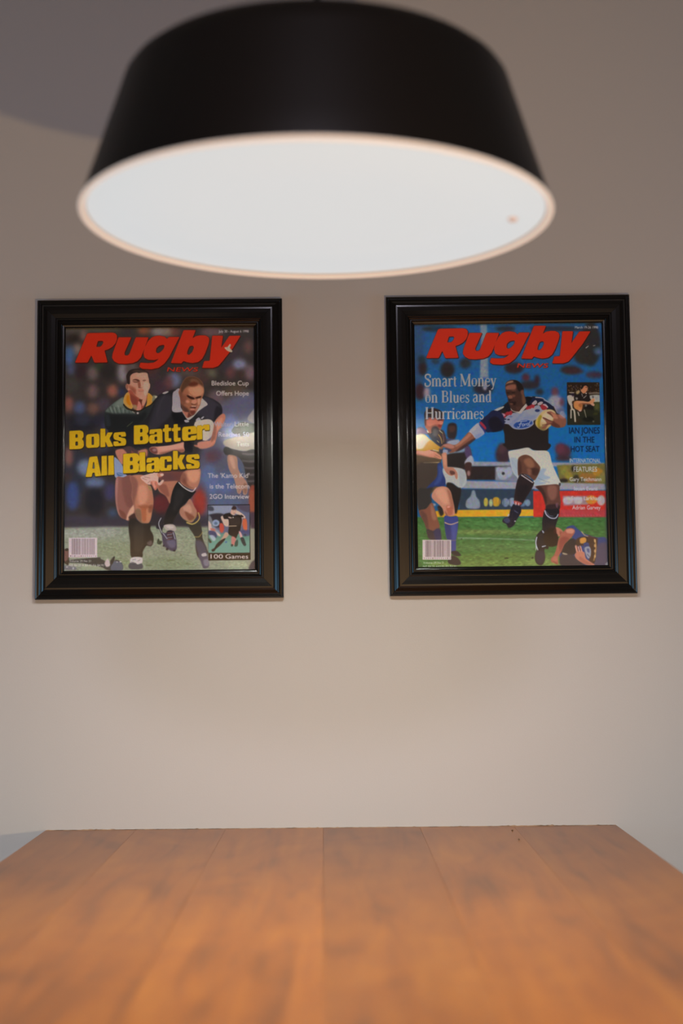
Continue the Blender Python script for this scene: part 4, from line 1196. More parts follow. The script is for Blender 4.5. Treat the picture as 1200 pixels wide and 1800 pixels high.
    s.P('4a332c', '415,190 470,185 480,230 440,260 410,240', 1.2, 0.9)
    s.P('3c3e58', '370,350 430,330 520,350 620,400 660,470 670,560 600,600 570,680 400,680 370,560', 0.9)
    s.P('8a95a2', '400,360 510,340 530,370 480,430 400,400', 0.9)
    s.P('6d8497', '390,490 480,470 600,430 620,450 520,500 400,530', 0.8)
    s.P('2a2422', '385,510 600,490 610,560 580,680 400,680 385,620', 0.9)
    s.P('4c3c58', '600,400 650,440 660,540 620,560 590,500', 0.9)
    s.P('a0a4ae', '600,570 660,520 690,580 660,640 590,620', 0.9)
    s.P('3e2a26', '590,610 660,600 665,680 650,760 610,780 590,720', 0.8); s.E('8a6a64', 632, 720, 18, 30, 0.8)
    s.P('b0b3b0', '340,670 420,650 560,670 600,720 605,820 550,890 500,870 440,830 380,850 350,780', 0.8)
    s.P('8c9498', '520,690 590,720 590,800 540,870', 1.2, 0.7)
    s.P('282220', '380,840 440,830 510,880 545,890 540,980 520,1080 490,1180 450,1120 400,1000', 0.8)
    s.P('2c2624', '280,1090 340,1100 350,1180 310,1200', 1.0)
    s.B('8c9096 240 1075 22 14', 0.8)
    # man in gold and blue on the left
    B1 = s.P('564634', '45,430 330,420 320,600 330,700 300,880 200,960 150,1140 70,1140 45,900', 0.5)
    s.P('ac8c3a', '45,280 120,275 200,340 260,390 310,380 320,450 240,490 45,470', 0.5)
    s.P('bfb490', '45,280 110,275 180,330 210,370 160,420 45,440', 1.3)  # whitish lamp reflection painted over the gold jersey
    s.P('b08628', '190,350 300,380 320,440 200,460 120,460', 1.2, 0.9)
    s.P('4a3a60', '45,215 100,200 150,230 190,280 90,275 45,285', 0.8)
    s.P('282a34', '170,240 260,250 330,260 375,330 370,400 330,430 280,400 230,360 190,310', 0.6)
    s.P('3a3030', '240,270 300,230 350,240 378,330 350,400 300,350', 0.9)
    s.L('b48c3c', '290,280 320,330 330,390', 1.2, 1.0, 0.4); s.L('a07c3c', '335,260 350,330 345,370', 0.9, 0.8, 0.4); s.L('c8b890', '300,235 335,265', 1.3, 0.9, 0.35)
    s.L('c0a050', '275,350 300,375', 1.0, 0.8, 0.4); s.L('42284c', '345,280 362,350', 1.6, 1.2, 0.6)
    H1 = s.P('8a4c3e', '140,100 230,90 345,100 345,150 330,190 320,220 290,240 240,250 190,270 165,230 140,190', 0.5)
    s.P('2a2224', '135,110 132,40 170,0 240,-15 310,10 350,60 345,110 300,100 280,60 240,20 200,40 170,90 150,110 150,180 138,170', 0.6)
    s.P('342724', '150,10 230,-10 300,20 330,80 240,90 170,80', 0.8)
    s.P('b06c58', '160,120 220,110 280,120 330,140 320,170 250,170 190,190 160,170', 1.0, 0.9, clip=H1)
    s.P('5a2c28', '280,110 330,105 330,125 290,130', 0.5, 0.9, clip=H1)
    s.P('c07c68', '305,130 345,140 335,165 305,170', 0.5, 0.9, clip=H1)
    s.P('7a2c28', '290,170 325,175 320,200 290,195', 0.6, 0.9, clip=H1)
    s.P('302c30', '220,200 270,190 300,230 260,260 210,260', 1.0, 0.9)
    s.P('5a5254', '240,220 290,240 270,300 230,290', 1.0, 0.6)
    s.P('c8b8a0', '160,230 175,245 180,265 165,255', 0.35)
    A1 = s.P('bc8268', '45,465 130,470 200,455 250,475 310,515 328,545 322,562 280,555 250,545 190,540 100,520 45,510', 0.45)
    s.P('d09c80', '60,475 190,465 240,490 150,505', 0.9, 0.8, clip=A1)
    s.P('8a5040', '45,500 190,535 290,555 200,548 60,518', 0.7, 0.9, clip=A1)
    s.L('6a4034', '255,510 310,540', 0.7, 0.5, 0.3, 0.8); s.L('6a4034', '240,525 290,552', 0.7, 0.5, 0.3, 0.8)
    s.P('2a3044', '300,440 350,455 385,470 350,500 310,490', 0.5); s.P('9098ac', '345,455 395,460 385,500 345,495', 0.6)
    s.L('b0b0b0', '230,455 290,470', 1.2, 0.8, 0.35); s.L('1c1c20', '200,460 290,480', 0.8, 0.6, 0.3)
    s.L('c8b078', '120,602 305,598', 1.4, 1.4, 0.4, 0.9)
    s.P('3c3430', '48,615 280,610 270,740 200,880 90,900 48,880', 1.8, 0.8, clip=B1)
    SH = s.P('2a3768', '280,620 325,605 335,700 370,790 365,860 330,880 250,870 190,930 120,960 160,880 270,760', 0.6)
    s.P('3a4c84', '290,640 320,640 340,740 300,830 240,850 290,750', 1.2, 0.8, clip=SH)
    s.P('33302e', '60,900 160,890 230,880 200,960 215,1040 150,1130 80,1150 55,1050', 1.0)
    A2 = s.P('b07c64', '330,500 380,490 388,560 392,640 400,660 370,690 345,650 335,580', 0.5)
    s.P('c4927a', '345,520 375,510 380,620 355,620', 0.9, 0.7, clip=A2)
    s.P('a87462', '365,680 400,655 450,655 490,690 508,740 500,790 480,770 470,740 440,750 400,735 372,705', 0.45)
    s.P('4a302c', '420,690 470,700 475,730 430,735', 0.6, 0.8)
    LG = s.P('b5806a', '215,960 260,890 330,868 390,880 430,930 450,1010 470,1100 475,1180 450,1200 390,1205 360,1180 330,1110 280,1060 225,1010', 0.45)
    s.P('c8967c', '260,920 340,890 390,960 400,1060 350,1060 290,1000', 1.5, 0.8, clip=LG)
    s.P('8a5440', '390,900 440,960 470,1110 440,1120 410,1000', 1.2, 0.6, clip=LG)
    s.P('a05a44', '380,1090 440,1100 450,1180 400,1190', 1.0, 0.8, clip=LG)
    s.P('784838', '360,1140 400,1200 380,1205', 0.8, 0.8, clip=LG)
    s.P('e0b0a0', '390,1095 415,1090 420,1105 395,1112', 0.5, 0.6, clip=LG)
    L2 = s.P('7a4c3c', '70,1150 150,1120 215,1050 250,1130 280,1230 305,1330 240,1370 165,1360 130,1280', 0.5)
    s.P('9a6a54', '200,1070 240,1120 270,1240 220,1230', 1.2, 0.8, clip=L2)
    s.P('553a34', '80,1150 150,1180 180,1340 150,1340', 1.2, 0.7, clip=L2)
    s.P('3a3034', '160,1350 240,1370 305,1345 320,1420 315,1475 200,1470 165,1420', 0.6)
    s.P('2e3052', '240,1370 305,1350 318,1470 260,1470', 1.0, 0.9)
    SO = s.P('33407c', '362,1200 430,1210 500,1205 515,1270 505,1380 490,1470 485,1600 440,1610 430,1480 385,1460 362,1330 355,1260', 0.45)
    s.P('27315e', '362,1290 420,1300 430,1460 390,1460', 1.2, 0.8, clip=SO)
    s.P('44508c', '440,1300 490,1290 480,1460 450,1440', 1.2, 0.7, clip=SO)
    s.L('c9a27a', '360,1275 430,1298 515,1270', 1.8, 1.4, 0.35)
    s.L('7a6a60', '430,1480 490,1478', 1.0, 0.8, 0.35)
    s.P('1f2228', '430,1610 490,1595 540,1635 530,1655 470,1650', 0.5)
    s.P('26242a', '400,1700 440,1650 500,1670 540,1720 530,1755 440,1750 400,1730', 0.5)
    # runner: jersey
    s.v(860, 660, 8.5714)
    s.P('1b1c2c', '0,600 60,530 200,460 250,420 280,480 200,560 150,640 200,700 180,820 0,840', 0.45)
    TO = s.P('25201f', '170,560 250,420 330,380 520,380 600,320 760,330 900,400 960,460 1010,560 1060,600 1040,680 900,760 890,840 886,900 886,960 886,1000 884,1036 870,1042 600,1042 240,1042 230,1036 229,1000 227,950 222,880 200,800 150,650', 0.45)
    s.P('1c2034', '520,330 620,330 760,330 900,400 960,470 940,520 860,480 760,400 650,440 560,440', 0.6, 1, clip=TO)
    BIB = s.P('8f95a6', '230,640 340,570 450,560 540,520 640,480 740,450 800,520 860,500 820,600 730,650 660,690 660,740 560,800 440,812 360,800 290,740 215,720', 0.45, 1, clip=TO)
    s.P('7884a0', '300,740 420,620 450,590 520,560 460,640 380,760 340,780', 0.9, 0.8, clip=BIB)
    s.P('a8adb6', '560,520 700,480 740,560 620,600', 1.2, 0.8, clip=BIB)
    s.P('707c98', '480,640 640,600 700,600 660,650 560,660', 1.0, 0.7, clip=BIB)
    s.B('232840 235 660 22 12; 232840 285 665 22 12; 232840 225 700 18 14; 5c6884 320 620 30 16; 2a3458 720 530 40 24', 0.5)
    for q in ('200,600 225,570 250,590 245,625 215,640', '240,570 270,545 300,560 290,600 255,600', '290,540 330,530 345,570 320,600 295,585', '570,450 610,440 640,470 620,505 580,500', '620,440 650,430 680,450 670,490 640,490', '770,450 820,430 870,470 860,510 800,520 775,490', '545,480 575,470 590,505 560,515'):
        s.P('8c2c34', q, 0.35, 0.95)
    for q in ('640,420 690,375 715,400 700,435 650,440', '720,430 770,395 805,405 790,430 750,450', '800,440 840,430 880,470 875,490 840,460'):
        s.P('b4a8ac', q, 0.35, 0.95)
    s.L('b0aab0', '690,330 790,340 830,365', 1.6, 1.2, 0.35); s.L('a0b0c4', '820,365 900,410 960,460', 2.2, 1.4, 0.4); s.L('9aa4b8', '590,325 640,322', 1.6, 1.0, 0.4)
    s.P('b0a898', '0,610 60,565 120,565 125,590 70,620 10,650', 0.4); s.P('a8a8a0', '50,540 120,495 215,465 205,490 130,530 60,560', 0.4)
    s.P('90949c', '100,660 160,620 200,640 180,660 130,690', 0.4, 0.9); s.P('9098a0', '60,700 110,700 150,730 120,770 95,740', 0.4, 0.9); s.P('a890a0', '155,580 200,570 240,600 200,620', 0.4, 0.8)
    s.P('3c2a34', '150,640 210,650 200,700 160,690', 0.6, 0.8)
    s.L('b8b2aa', '310,490 350,530 410,550 455,555', 2.0, 2.0, 0.35); s.P('b4aca4', '440,555 560,415 575,450 500,540 470,575', 0.35)
    s.P('1a1b24', '215,480 280,420 320,500 300,545 240,530', 0.5)
    s.P('17181c', '530,330 640,330 600,420 640,430 580,460 550,420', 0.5)
    # oval badge with its script
    s.v(860, 660, 8.5714)
    a = np.linspace(0, 2 * np.pi, 40, endpoint=False)
    def ov(rx, ry, cx=505, cy=735, rot=-10):
        c, n = math.cos(math.radians(rot)), math.sin(math.radians(rot)); x, y = rx * np.cos(a), ry * np.sin(a)
        return np.stack([cx + x * c - y * n, cy + x * n + y * c], 1)
    s.P('aab0c2', ov(158, 72), 0.3, 1, True); s.P('24407c', ov(148, 61), 0.3, 1, True); s.P('aab0c2', ov(141, 54), 0.25, 0.5, True); s.P('24407c', ov(137, 51), 0.25, 1, True)
    s.L('d2d6de', '425,705 440,690 480,693 530,690 565,684', 1.2, 0.9, 0.2)
    s.L('d2d6de', '480,695 462,740 450,775 430,785 418,770', 1.3, 0.9, 0.2)
    s.L('d2d6de', '440,738 470,730 492,728', 1.1, 0.8, 0.2)
    s.L('d2d6de', '512,728 494,742 498,764 516,758 524,738 512,728', 1.0, 0.8, 0.2)
    s.L('d2d6de', '528,732 534,758', 1.2, 0.9, 0.2); s.L('d2d6de', '533,742 546,728 556,732', 1.0, 0.8, 0.2)
    s.L('d2d6de', '590,724 570,722 560,740 570,754 588,742', 1.0, 0.8, 0.2); s.L('d2d6de', '618,682 600,716 592,748 604,752 626,740', 1.3, 0.9, 0.2)
    # head
    HD = s.P('3c2a26', '240,140 270,90 340,66 420,80 480,130 515,200 520,280 550,400 470,500 430,545 350,530 310,470 290,420 270,340 245,260', 0.45)
    s.P('7c5244', '245,170 310,140 390,140 395,200 330,215 250,210', 0.8, 0.95, clip=HD)
    s.P('8c6a54', '240,140 280,95 350,80 350,105 280,120', 0.5, 0.9, clip=HD)
    s.P('1f1b1a', '350,72 430,80 490,140 515,210 450,240 420,200 400,120', 0.6, 0.95, clip=HD)
    s.P('2c201c', '245,235 290,248 340,238 395,242 390,262 340,270 300,282 255,272', 1.2, 0.5, clip=HD); s.P('6a463a', '330,200 395,205 395,232 340,236', 1.2, 0.6, clip=HD); s.L('120e0e', '262,262 300,266', 0.9, 0.7, 0.3, 0.9, clip=HD); s.L('120e0e', '335,262 380,260', 0.9, 0.7, 0.3, 0.9, clip=HD); s.L('6a463a', '345,292 360,300', 1.2, 0.8, 0.6, 0.8, clip=HD)
    s.P('7a5040', '275,310 330,300 345,340 300,350', 0.5, 0.9, clip=HD)
    s.P('684236', '340,290 390,300 370,330 345,325', 0.6, 0.8, clip=HD)
    s.P('64443a', '470,230 510,220 515,280 480,290', 0.6, 0.8, clip=HD)
    s.P('664a38', '490,290 520,290 550,410 510,440 490,380', 1.0, 0.8, clip=HD)
    s.P('241a1a', '290,360 340,370 400,400 380,450 310,430', 0.7, 0.8, clip=HD)
    s.L('5c3834', '310,392 345,385 375,392', 1.0, 0.8, 0.4, 0.9, clip=HD)
    s.P('70483a', '305,415 350,420 350,445 315,440', 0.6, 0.7, clip=HD)
    s.P('4c322c', '400,480 470,470 460,540 420,545', 0.8, 0.7, clip=HD)
    # ball and hand
    BL = s.P('a8946a', '690,690 730,620 800,540 900,510 980,540 1010,620 980,700 900,780 820,830 740,800 695,750', 0.45)
    s.P('b8ac94', '800,600 900,530 970,560 960,640 860,700 780,700', 1.2, 0.9, clip=BL)
    s.P('8a7a28', '760,600 790,620 760,700 760,780 735,790 715,720 730,650', 0.5, 0.95, clip=BL)
    s.P('b09c40', '700,690 730,640 725,740 710,760', 0.7, 0.8, clip=BL)
    s.P('6c5c34', '740,780 860,760 830,830 770,820', 0.8, 0.8, clip=BL)
    HN = s.P('7c5040', '860,560 920,540 1000,580 1080,600 1140,640 1160,700 1130,770 1040,790 960,770 900,740 830,800 780,790 860,720 800,640 840,640 940,690 960,640 900,590', 0.5)
    s.P('a4705a', '930,560 1000,590 1030,650 960,650 940,610', 0.8, 0.85, clip=HN)
    s.P('4a2c26', '960,700 1060,760 1040,790 930,770', 0.8, 0.8, clip=HN)
    s.P('9c6e68', '1040,590 1100,590 1130,650 1060,640', 0.8, 0.7)
    s.L('3a2220', '800,635 880,670 980,705', 1.4, 1.0, 0.35, 0.9); s.L('3a2220', '870,555 930,590 950,630', 1.0, 0.8, 0.35, 0.9); s.L('54302a', '790,750 880,735 960,715', 1.3, 1.0, 0.4, 0.9)
    s.P('a0a4b8', '1060,560 1100,540 1150,600 1140,640 1080,600', 0.9, 0.8)
    # sleeve and outstretched arm
    s.v(820, 650, 6.3158)
    s.P('20233c', '150,580 230,500 300,450 400,500 410,640 300,680 215,690', 0.45)
    s.P('1c1a22', '240,560 330,520 400,600 400,670 280,680', 1.0, 0.9)
    s.P('8a2c3c', '140,590 165,580 215,640 205,665 180,640', 0.4); s.P('2a3468', '125,615 150,610 205,670 210,695 185,700', 0.4)
    s.P('a2a6b4', '25,685 125,590 140,620 195,700 165,735 100,770 60,740', 0.45)
    s.P('c0c0be', '30,690 110,600 130,630 70,690', 0.8, 0.8); s.P('7884a0', '90,730 170,700 160,735 105,765', 0.8, 0.8)
    s.v(725, 720, 6.4267)
    A3 = s.P('7c503f', '640,255 700,320 680,345 600,400 520,450 470,480 430,490 408,485 440,460 400,440 350,430 320,450 300,445 340,400 400,385 470,400 520,375 580,310', 0.45)
    s.P('a0705a', '600,300 640,265 660,290 560,380 500,420 480,400', 0.9, 0.8, clip=A3)
    s.P('3c2824', '690,325 700,345 560,450 480,478 560,410', 0.7, 0.85)
    s.P('a8766a', '340,400 400,390 450,400 470,430 430,440 370,420', 0.7, 0.8, clip=A3)
    # shorts
    s.v(860, 780, 8)
    s.P('26201f', '225,-10 820,-10 800,100 640,95 540,60 400,80 270,90 235,60', 0.5)
    ST = s.P('b3b0a4', '262,130 290,100 400,80 540,55 620,95 800,100 850,160 880,280 940,420 1005,560 990,600 920,575 640,590 610,560 640,480 700,400 640,300 500,300 420,400 400,500 385,470 330,400 290,260', 0.4)
    s.P('8d9ba4', '290,200 400,230 390,470 330,390 295,270', 1.0, 0.8, clip=ST)
    s.P('c0beb0', '560,120 780,130 860,300 920,500 800,500 740,340 640,200', 2.0, 0.7, clip=ST)
    s.P('8697a2', '650,480 720,360 800,360 760,430 860,480 700,530 800,550 640,585', 0.8, 0.9, clip=ST)
    s.L('6c7c88', '680,480 760,520 850,545', 1.4, 0.8, 0.5, 0.8, clip=ST); s.L('6c7c88', '310,230 390,360', 1.0, 0.8, 0.6, 0.6, clip=ST)
    s.P('38383c', '975,555 1000,555 998,590 970,605', 0.4)
    # raised leg
    TH = s.P('5c3d30', '400,220 430,180 500,155 580,180 640,240 700,310 712,350 690,420 640,510 600,500 530,440 440,430 405,450 395,330', 0.45)
    s.P('8a6048', '480,240 560,200 620,260 620,330 540,330', 1.4, 0.8, clip=TH)
    s.P('3a2620', '590,350 650,340 700,370 660,450 600,430 560,400', 1.0, 0.8, clip=TH)
    s.P('7c5442', '530,350 590,370 580,440 540,430', 1.0, 0.8, clip=TH)
    s.P('3c2620', '400,240 440,260 450,400 400,440', 1.0, 0.7, clip=TH)
    KS = s.P('2a2020', '450,425 520,440 610,530 625,560 590,640 520,750 460,850 420,870 350,820 345,760 370,600 400,490', 0.45)
    s.P('1e1a1c', '400,600 560,600 480,780 400,800', 1.4, 0.6, clip=KS)
    s.L('b4aca8', '445,440 520,490 610,550', 1.9, 1.6, 0.3); s.L('8c8080', '480,430 580,495', 1.0, 0.9, 0.35)
    s.P('9c4c44', '350,800 450,830 430,860 355,850', 0.5); s.L('c8b8b4', '370,820 370,860', 1.6, 1.2, 0.3); s.L('c8b8b4', '410,835 410,875', 1.6, 1.2, 0.3)
    s.P('1d1d29', '335,850 370,870 430,880 445,950 420,1010 370,1090 340,1150 270,1185 235,1130 190,1110 180,1080 215,1040 270,1020 290,940', 0.4)
    s.P('38405a', '200,1060 260,1040 290,1090 250,1120 210,1095', 0.6, 0.9); s.L('5c6484', '345,940 400,975', 1.0, 0.8, 0.3); s.P('b4a8a4', '265,985 280,1000 265,1025 250,1015', 0.3); s.E('b4b0b4', 358, 1090, 12, 8, 0.3)
    # standing leg
    SL = s.P('5a3b31', '650,600 820,580 970,580 985,700 1000,820 990,900 975,930 900,925 800,930 780,850 740,720 690,650', 0.45)
    s.P('84594a', '820,600 940,600 940,740 880,800 820,720', 1.4, 0.8, clip=SL)
    s.P('352420', '650,610 740,620 800,760 790,860 740,720', 1.2, 0.8, clip=SL)
    s.P('2c1f22', '800,870 920,850 990,880 985,930 800,930', 1.0, 0.9, clip=SL); s.P('745060', '930,840 960,840 955,900 935,890', 0.8, 0.7, clip=SL)
    s.P('191a20', '775,930 860,920 975,925 965,1040 940,1120 925,1200 960,1280 960,1420 880,1430 820,1440 770,1500 780,1600 760,1680 720,1710 670,1690 640,1640 640,1560 665,1480 640,1400 650,1310 700,1240 740,1200 740,1100', 0.45)
    s.P('352021', '860,1150 930,1180 960,1290 880,1300 850,1240', 1.0, 0.8)
    s.P('2b2636', '660,1520 760,1520 770,1620 720,1690 660,1650', 1.2, 0.9)
    s.L('b8bcc8', '775,935 800,1000 860,1045 930,1045 965,990', 2.0, 1.6, 0.35); s.L('6a7084', '795,950 840,1010 900,1020', 1.0, 0.8, 0.35)
    s.L('c4c4c8', '665,1310 650,1400 680,1500', 2.0, 1.6, 0.3); s.L('c4c4c8', '655,1440 650,1500', 1.4, 0.8, 0.3); s.L('c0c0c6', '735,1450 795,1435', 2.0, 1.4, 0.3); s.P('9ca0b0', '738,1215 765,1240 768,1260 745,1250', 0.35)
    s.P('15161a', '790,1440 830,1450 820,1480 790,1480', 0.4)
    # man on the ground
    s.v(920, 890, 7.5)
    s.P('2b4072', '560,290 640,250 680,270 760,340 850,380 960,410 1100,440 1120,800 560,800 500,720 470,620 560,500 640,400', 0.5)
    s.P('4a4456', '960,520 1110,500 1110,800 900,790', 1.6, 0.9)
    s.P('23201f', '480,560 600,440 680,440 700,560 660,640 520,640', 1.0, 0.9)
    s.P('323038', '490,640 640,640 740,720 800,800 500,790', 1.0)
    s.P('3e2c24', '690,440 780,400 960,420 960,560 940,720 900,760 860,700 880,560 780,520 700,520', 0.6)
    s.P('c08a40', '740,430 800,410 825,440 810,480 750,490', 0.5); s.L('a8804a', '930,430 950,520 940,640 920,720', 2.6, 2.0, 0.5, 0.9)
    for y in (455, 520, 590, 660):
        s.E('c4a068', 938, y, 13, 22, 0.5, 0.9)
    s.L('b49c6c', '760,330 800,380 850,400', 1.6, 1.2, 0.4); s.L('4a2c34', '850,380 900,410 980,430', 2.2, 1.6, 0.5)
    s.P('2c3e6c', '790,490 850,480 860,540 800,560', 0.5)
    s.P('8c9098', '800,550 860,530 885,580 880,660 850,690 820,640', 0.5); s.P('44507a', '830,560 860,560 865,610 840,600', 0.4, 0.9); s.L('3a3a50', '835,630 870,670', 1.0, 0.8, 0.3)
    FC = s.P('a86e58', '410,290 450,280 500,310 520,345 490,380 450,400 400,370', 0.5)
    s.P('1d1613', '280,330 400,280 420,340 450,390 440,480 400,530 300,520 260,440', 0.6)
    s.P('3a1c18', '395,300 420,280 430,350 400,360', 0.6)
    s.P('8a4a3c', '470,330 510,340 480,385', 0.5, 0.8, clip=FC)
    A4 = s.P('9c5848', '520,340 570,295 640,290 675,320 660,370 600,440 540,500 500,590 470,640 450,690 455,750 440,768 400,750 365,735 360,690 400,640 430,560 460,430', 0.45)
    s.P('c08870', '560,310 630,298 665,325 640,360 570,350', 0.8, 0.9, clip=A4)
    s.P('7a3c34', '470,440 540,400 600,430 520,520 480,600', 1.2, 0.7, clip=A4)
    s.P('b0705a', '380,680 440,660 440,720 390,730', 0.8, 0.7, clip=A4)
    s.L('6a342c', '385,720 440,760', 1.0, 0.8, 0.35, 0.8)
    H4 = s.P('b4745e', '675,520 700,520 720,590 740,580 730,525 755,530 770,590 800,610 815,680 860,720 930,765 920,780 830,775 740,730 690,690 670,640 690,600', 0.45)
    for q in ('682,525 700,600', '715,530 735,600', '745,530 768,600'):
        s.L('cc9a88', q, 2.2, 1.6, 0.35)
    for q in ('704,530 718,590', '736,530 752,590'):
        s.L('5a2c28', q, 1.0, 0.8, 0.3)
    s.P('9c5c4c', '740,660 840,730 900,770 800,760 730,710', 0.9, 0.7, clip=H4)
    s.P('b0a080', '510,610 570,625 570,640 520,635', 0.4, 0.8); s.P('a8a8a8', '1075,765 1100,735 1125,770 1100,785', 0.4)
    # small picture at the right
    s.v(990, 665, 16)
    I = s.P('1c1a1a', '95,115 1005,115 1035,1310 105,1315', 0.2, 1, True)
    s.P('2a2018', '100,120 1005,120 1010,420 100,420', 0.8, 0.9, clip=I)
    r = random.Random(8)
    for _ in range(70):
        x, y = r.uniform(110, 1000), r.uniform(190, 400)
        s.E(r.choice(('6a4c34', '8a6448', '5a3430', '4a3c50', '7a6a58', '20201c')), x, y, r.uniform(8, 18), r.uniform(8, 18), 0.35, 0.8, clip=I)
    s.P('8c8074', '700,410 1020,400 1020,460 760,470', 0.6, 0.7, clip=I)
    s.P('2c241c', '760,440 1020,440 1020,475 760,475', 0.4, 0.9, clip=I)
    s.P('a4a6a0', '730,490 1025,480 1025,660 870,670 740,560', 0.5, 0.95, clip=I)
    s.P('3a3c40', '800,500 850,500 850,560 810,560', 0.5, 0.8, clip=I); s.E('7c7e7a', 930, 560, 50, 40, 0.6, 0.7, clip=I)
    s.P('3c4028', '850,700 1020,680 1030,880 1000,960 880,960', 0.7, 0.95, clip=I); s.P('282a20', '300,900 1030,940 1035,1310 110,1310', 1.0, 0.9, clip=I)
    s.B('4a4c2c 940 800 50 80; 34381f 900 1000 70 40; 30281e 400 1200 120 60; 1a1c18 700 1150 160 80; 6a6a58 838 1215 22 22; 6a5c54 950 155 20 20', 0.6)
    s.P('2c2430', '200,420 300,420 300,560 240,560', 0.5, 0.9, clip=I); s.P('b4a494', '160,395 290,395 290,415 180,415', 0.3, 0.9, clip=I)
    s.P('aaa298', '105,500 220,480 290,580 300,700 240,760 170,750 120,640', 0.4, 0.95, clip=I)
    s.L('b4ad9c', '215,740 240,860 300,920 330,1230', 3.4, 2.6, 0.3, clip=I); s.L('a8a294', '210,870 210,1130', 2.4, 2.2, 0.3, clip=I); s.L('a8a294', '400,930 440,1060', 2.2, 1.6, 0.3, clip=I)
    s.L('8c8878', '580,880 640,1110', 1.6, 0.9, 0.3, clip=I); s.L('c0b4a0', '280,500 300,700', 1.4, 1.2, 0.3, clip=I)
    s.P('201c1c', '300,480 430,420 480,360 560,440 700,420 740,560 700,640 560,640 330,650', 0.5, 1, clip=I)
    s.P('30241c', '250,640 560,640 600,720 560,900 440,960 300,840', 0.5, 1, clip=I)
    s.P('b07a4c', '300,660 430,640 530,700 520,880 460,920 340,860 290,800', 0.6, 1, clip=I)
    s.P('8c5430', '430,720 520,740 500,820 430,800', 0.7, 0.8, clip=I); s.P('c48a50', '300,740 400,760 420,850 340,860', 0.7, 0.7, clip=I); s.P('c4a09c', '430,890 500,890 490,930 440,930', 0.4, 0.9, clip=I)
    s.P('b88460', '350,650 540,640 700,660 780,600 850,560 880,620 840,700 870,740 840,780 760,730 640,710 440,700', 0.5, 1, clip=I)
    s.P('7c4c38', '440,700 640,700 760,735 560,740', 0.6, 0.8, clip=I); s.P('b4907c', '770,700 860,720 850,780 780,750', 0.5, 0.9, clip=I)
    s.P('7c7c74', '620,730 660,760 640,800 600,790', 0.4, 0.8, clip=I)
    s.P('b07858', '500,260 560,190 640,180 680,250 670,330 620,400 560,430 500,380 480,320', 0.45, 1, clip=I)
    s.P('1c1818', '490,270 540,190 620,165 680,190 690,260 640,210 580,220 540,280 500,320', 0.4, 1, clip=I)
    s.P('5c3426', '610,240 670,250 670,270 620,265', 0.35, 0.8, clip=I); s.P('a8946c', '350,380 420,340 460,370 430,430 370,450', 0.6, 0.8, clip=I)
    s.L('a8a49c', '560,560 650,480', 1.6, 1.2, 0.35, 0.8, clip=I); s.L('b0aca8', '510,430 540,520', 1.2, 0.9, 0.35, 0.8, clip=I); s.E('d0c8b8', 635, 425, 20, 18, 0.35, 1, clip=I)
    s.P('9c9890', '340,540 400,550 390,600 350,600', 0.4, 0.7, clip=I)
    # masthead and words
    masthead(s, 616.8, -7.7, 0.993, 'c43420', '2e1412')
    s.v()
    s.T('bc3524', 'NEWS', 908.5, 962, 646.3, 7.8, 0.05, 0.25, 0.0, out='35110f')
    s.L('a8a09a', '1029,612 1034,608', 1.4, 1.0, 0.3); s.L('a8a09a', '1042,608 1046,607', 1.0, 0.7, 0.3); s.L('6a2c28', '1030,606 1036,604', 0.6, 0.5, 0.3)
    s.T('bdb7b5', 'March 19-26 1998', 1010.2, 1050.8, 577.6, 4.6, 0.01)
    s.v(720, 640, 6.6667)
    W_ = 'bdbab8'
    serif_line(s, W_, 'Smart', 172, 552, 262, 142, edge='1c3654')
    serif_line(s, W_, 'Money', 582, 1015, 260, 144, edge='1c3654')
    serif_line(s, W_, 'on', 178, 330, 452, 136, edge='1c3654')
    serif_line(s, W_, 'Blues', 368, 700, 450, 136, edge='1c3654')
    serif_line(s, W_, 'and', 734, 962, 446, 136, edge='1c3654')
    serif_line(s, W_, 'Hurricanes', 178, 868, 644, 138, edge='1c3654')
    s.v(980, 660, 7.2)
    D_ = '10203c'
    s.T(D_, 'IAN JONES', 143, 528, 736, 84, 0.045)
    s.T(D_, 'IN THE', 210, 462, 850, 78, 0.045)
    s.T(D_, 'HOT SEAT', 165, 524, 966, 76, 0.045)
    L_ = 'b4b3b4'
    s.T(L_, 'INTERNATIONAL', 150, 540, 1102, 54, 0.045)
    s.T(L_, 'FEATURES', 200, 495, 1218, 66, 0.045)
    s.T(L_, 'Gary Teichmann', 150, 548, 1338, 52, 0.045)
    s.T(L_, 'Ieuan Evans', 205, 500, 1456, 50, 0.045)
    s.T(L_, 'Steve Larkham', 170, 545, 1578, 52, 0.045)
    s.T(L_, 'Adrian Garvey', 182, 540, 1696, 52, 0.045)
    barcode(s, 742.2, 949.0, 792.5, 984.0, 12)
    s.v()
    s.T('c8c0b8', 'Volume 29 No 2', 743.5, 779, 991.0, 3.9, 0.01)
    s.T('c8c0b8', 'NZ $4.25 A$3.95 Fiji $4.95', 743, 802, 997.6, 3.9, 0.01)
    s.P('2c3444', '1060,566 1072,566 1076,1000 1064,1000', 1.2, 0.45, sharp=True)
    s.finish()
    return to_print(s, px_of, 'runner_cover_print')

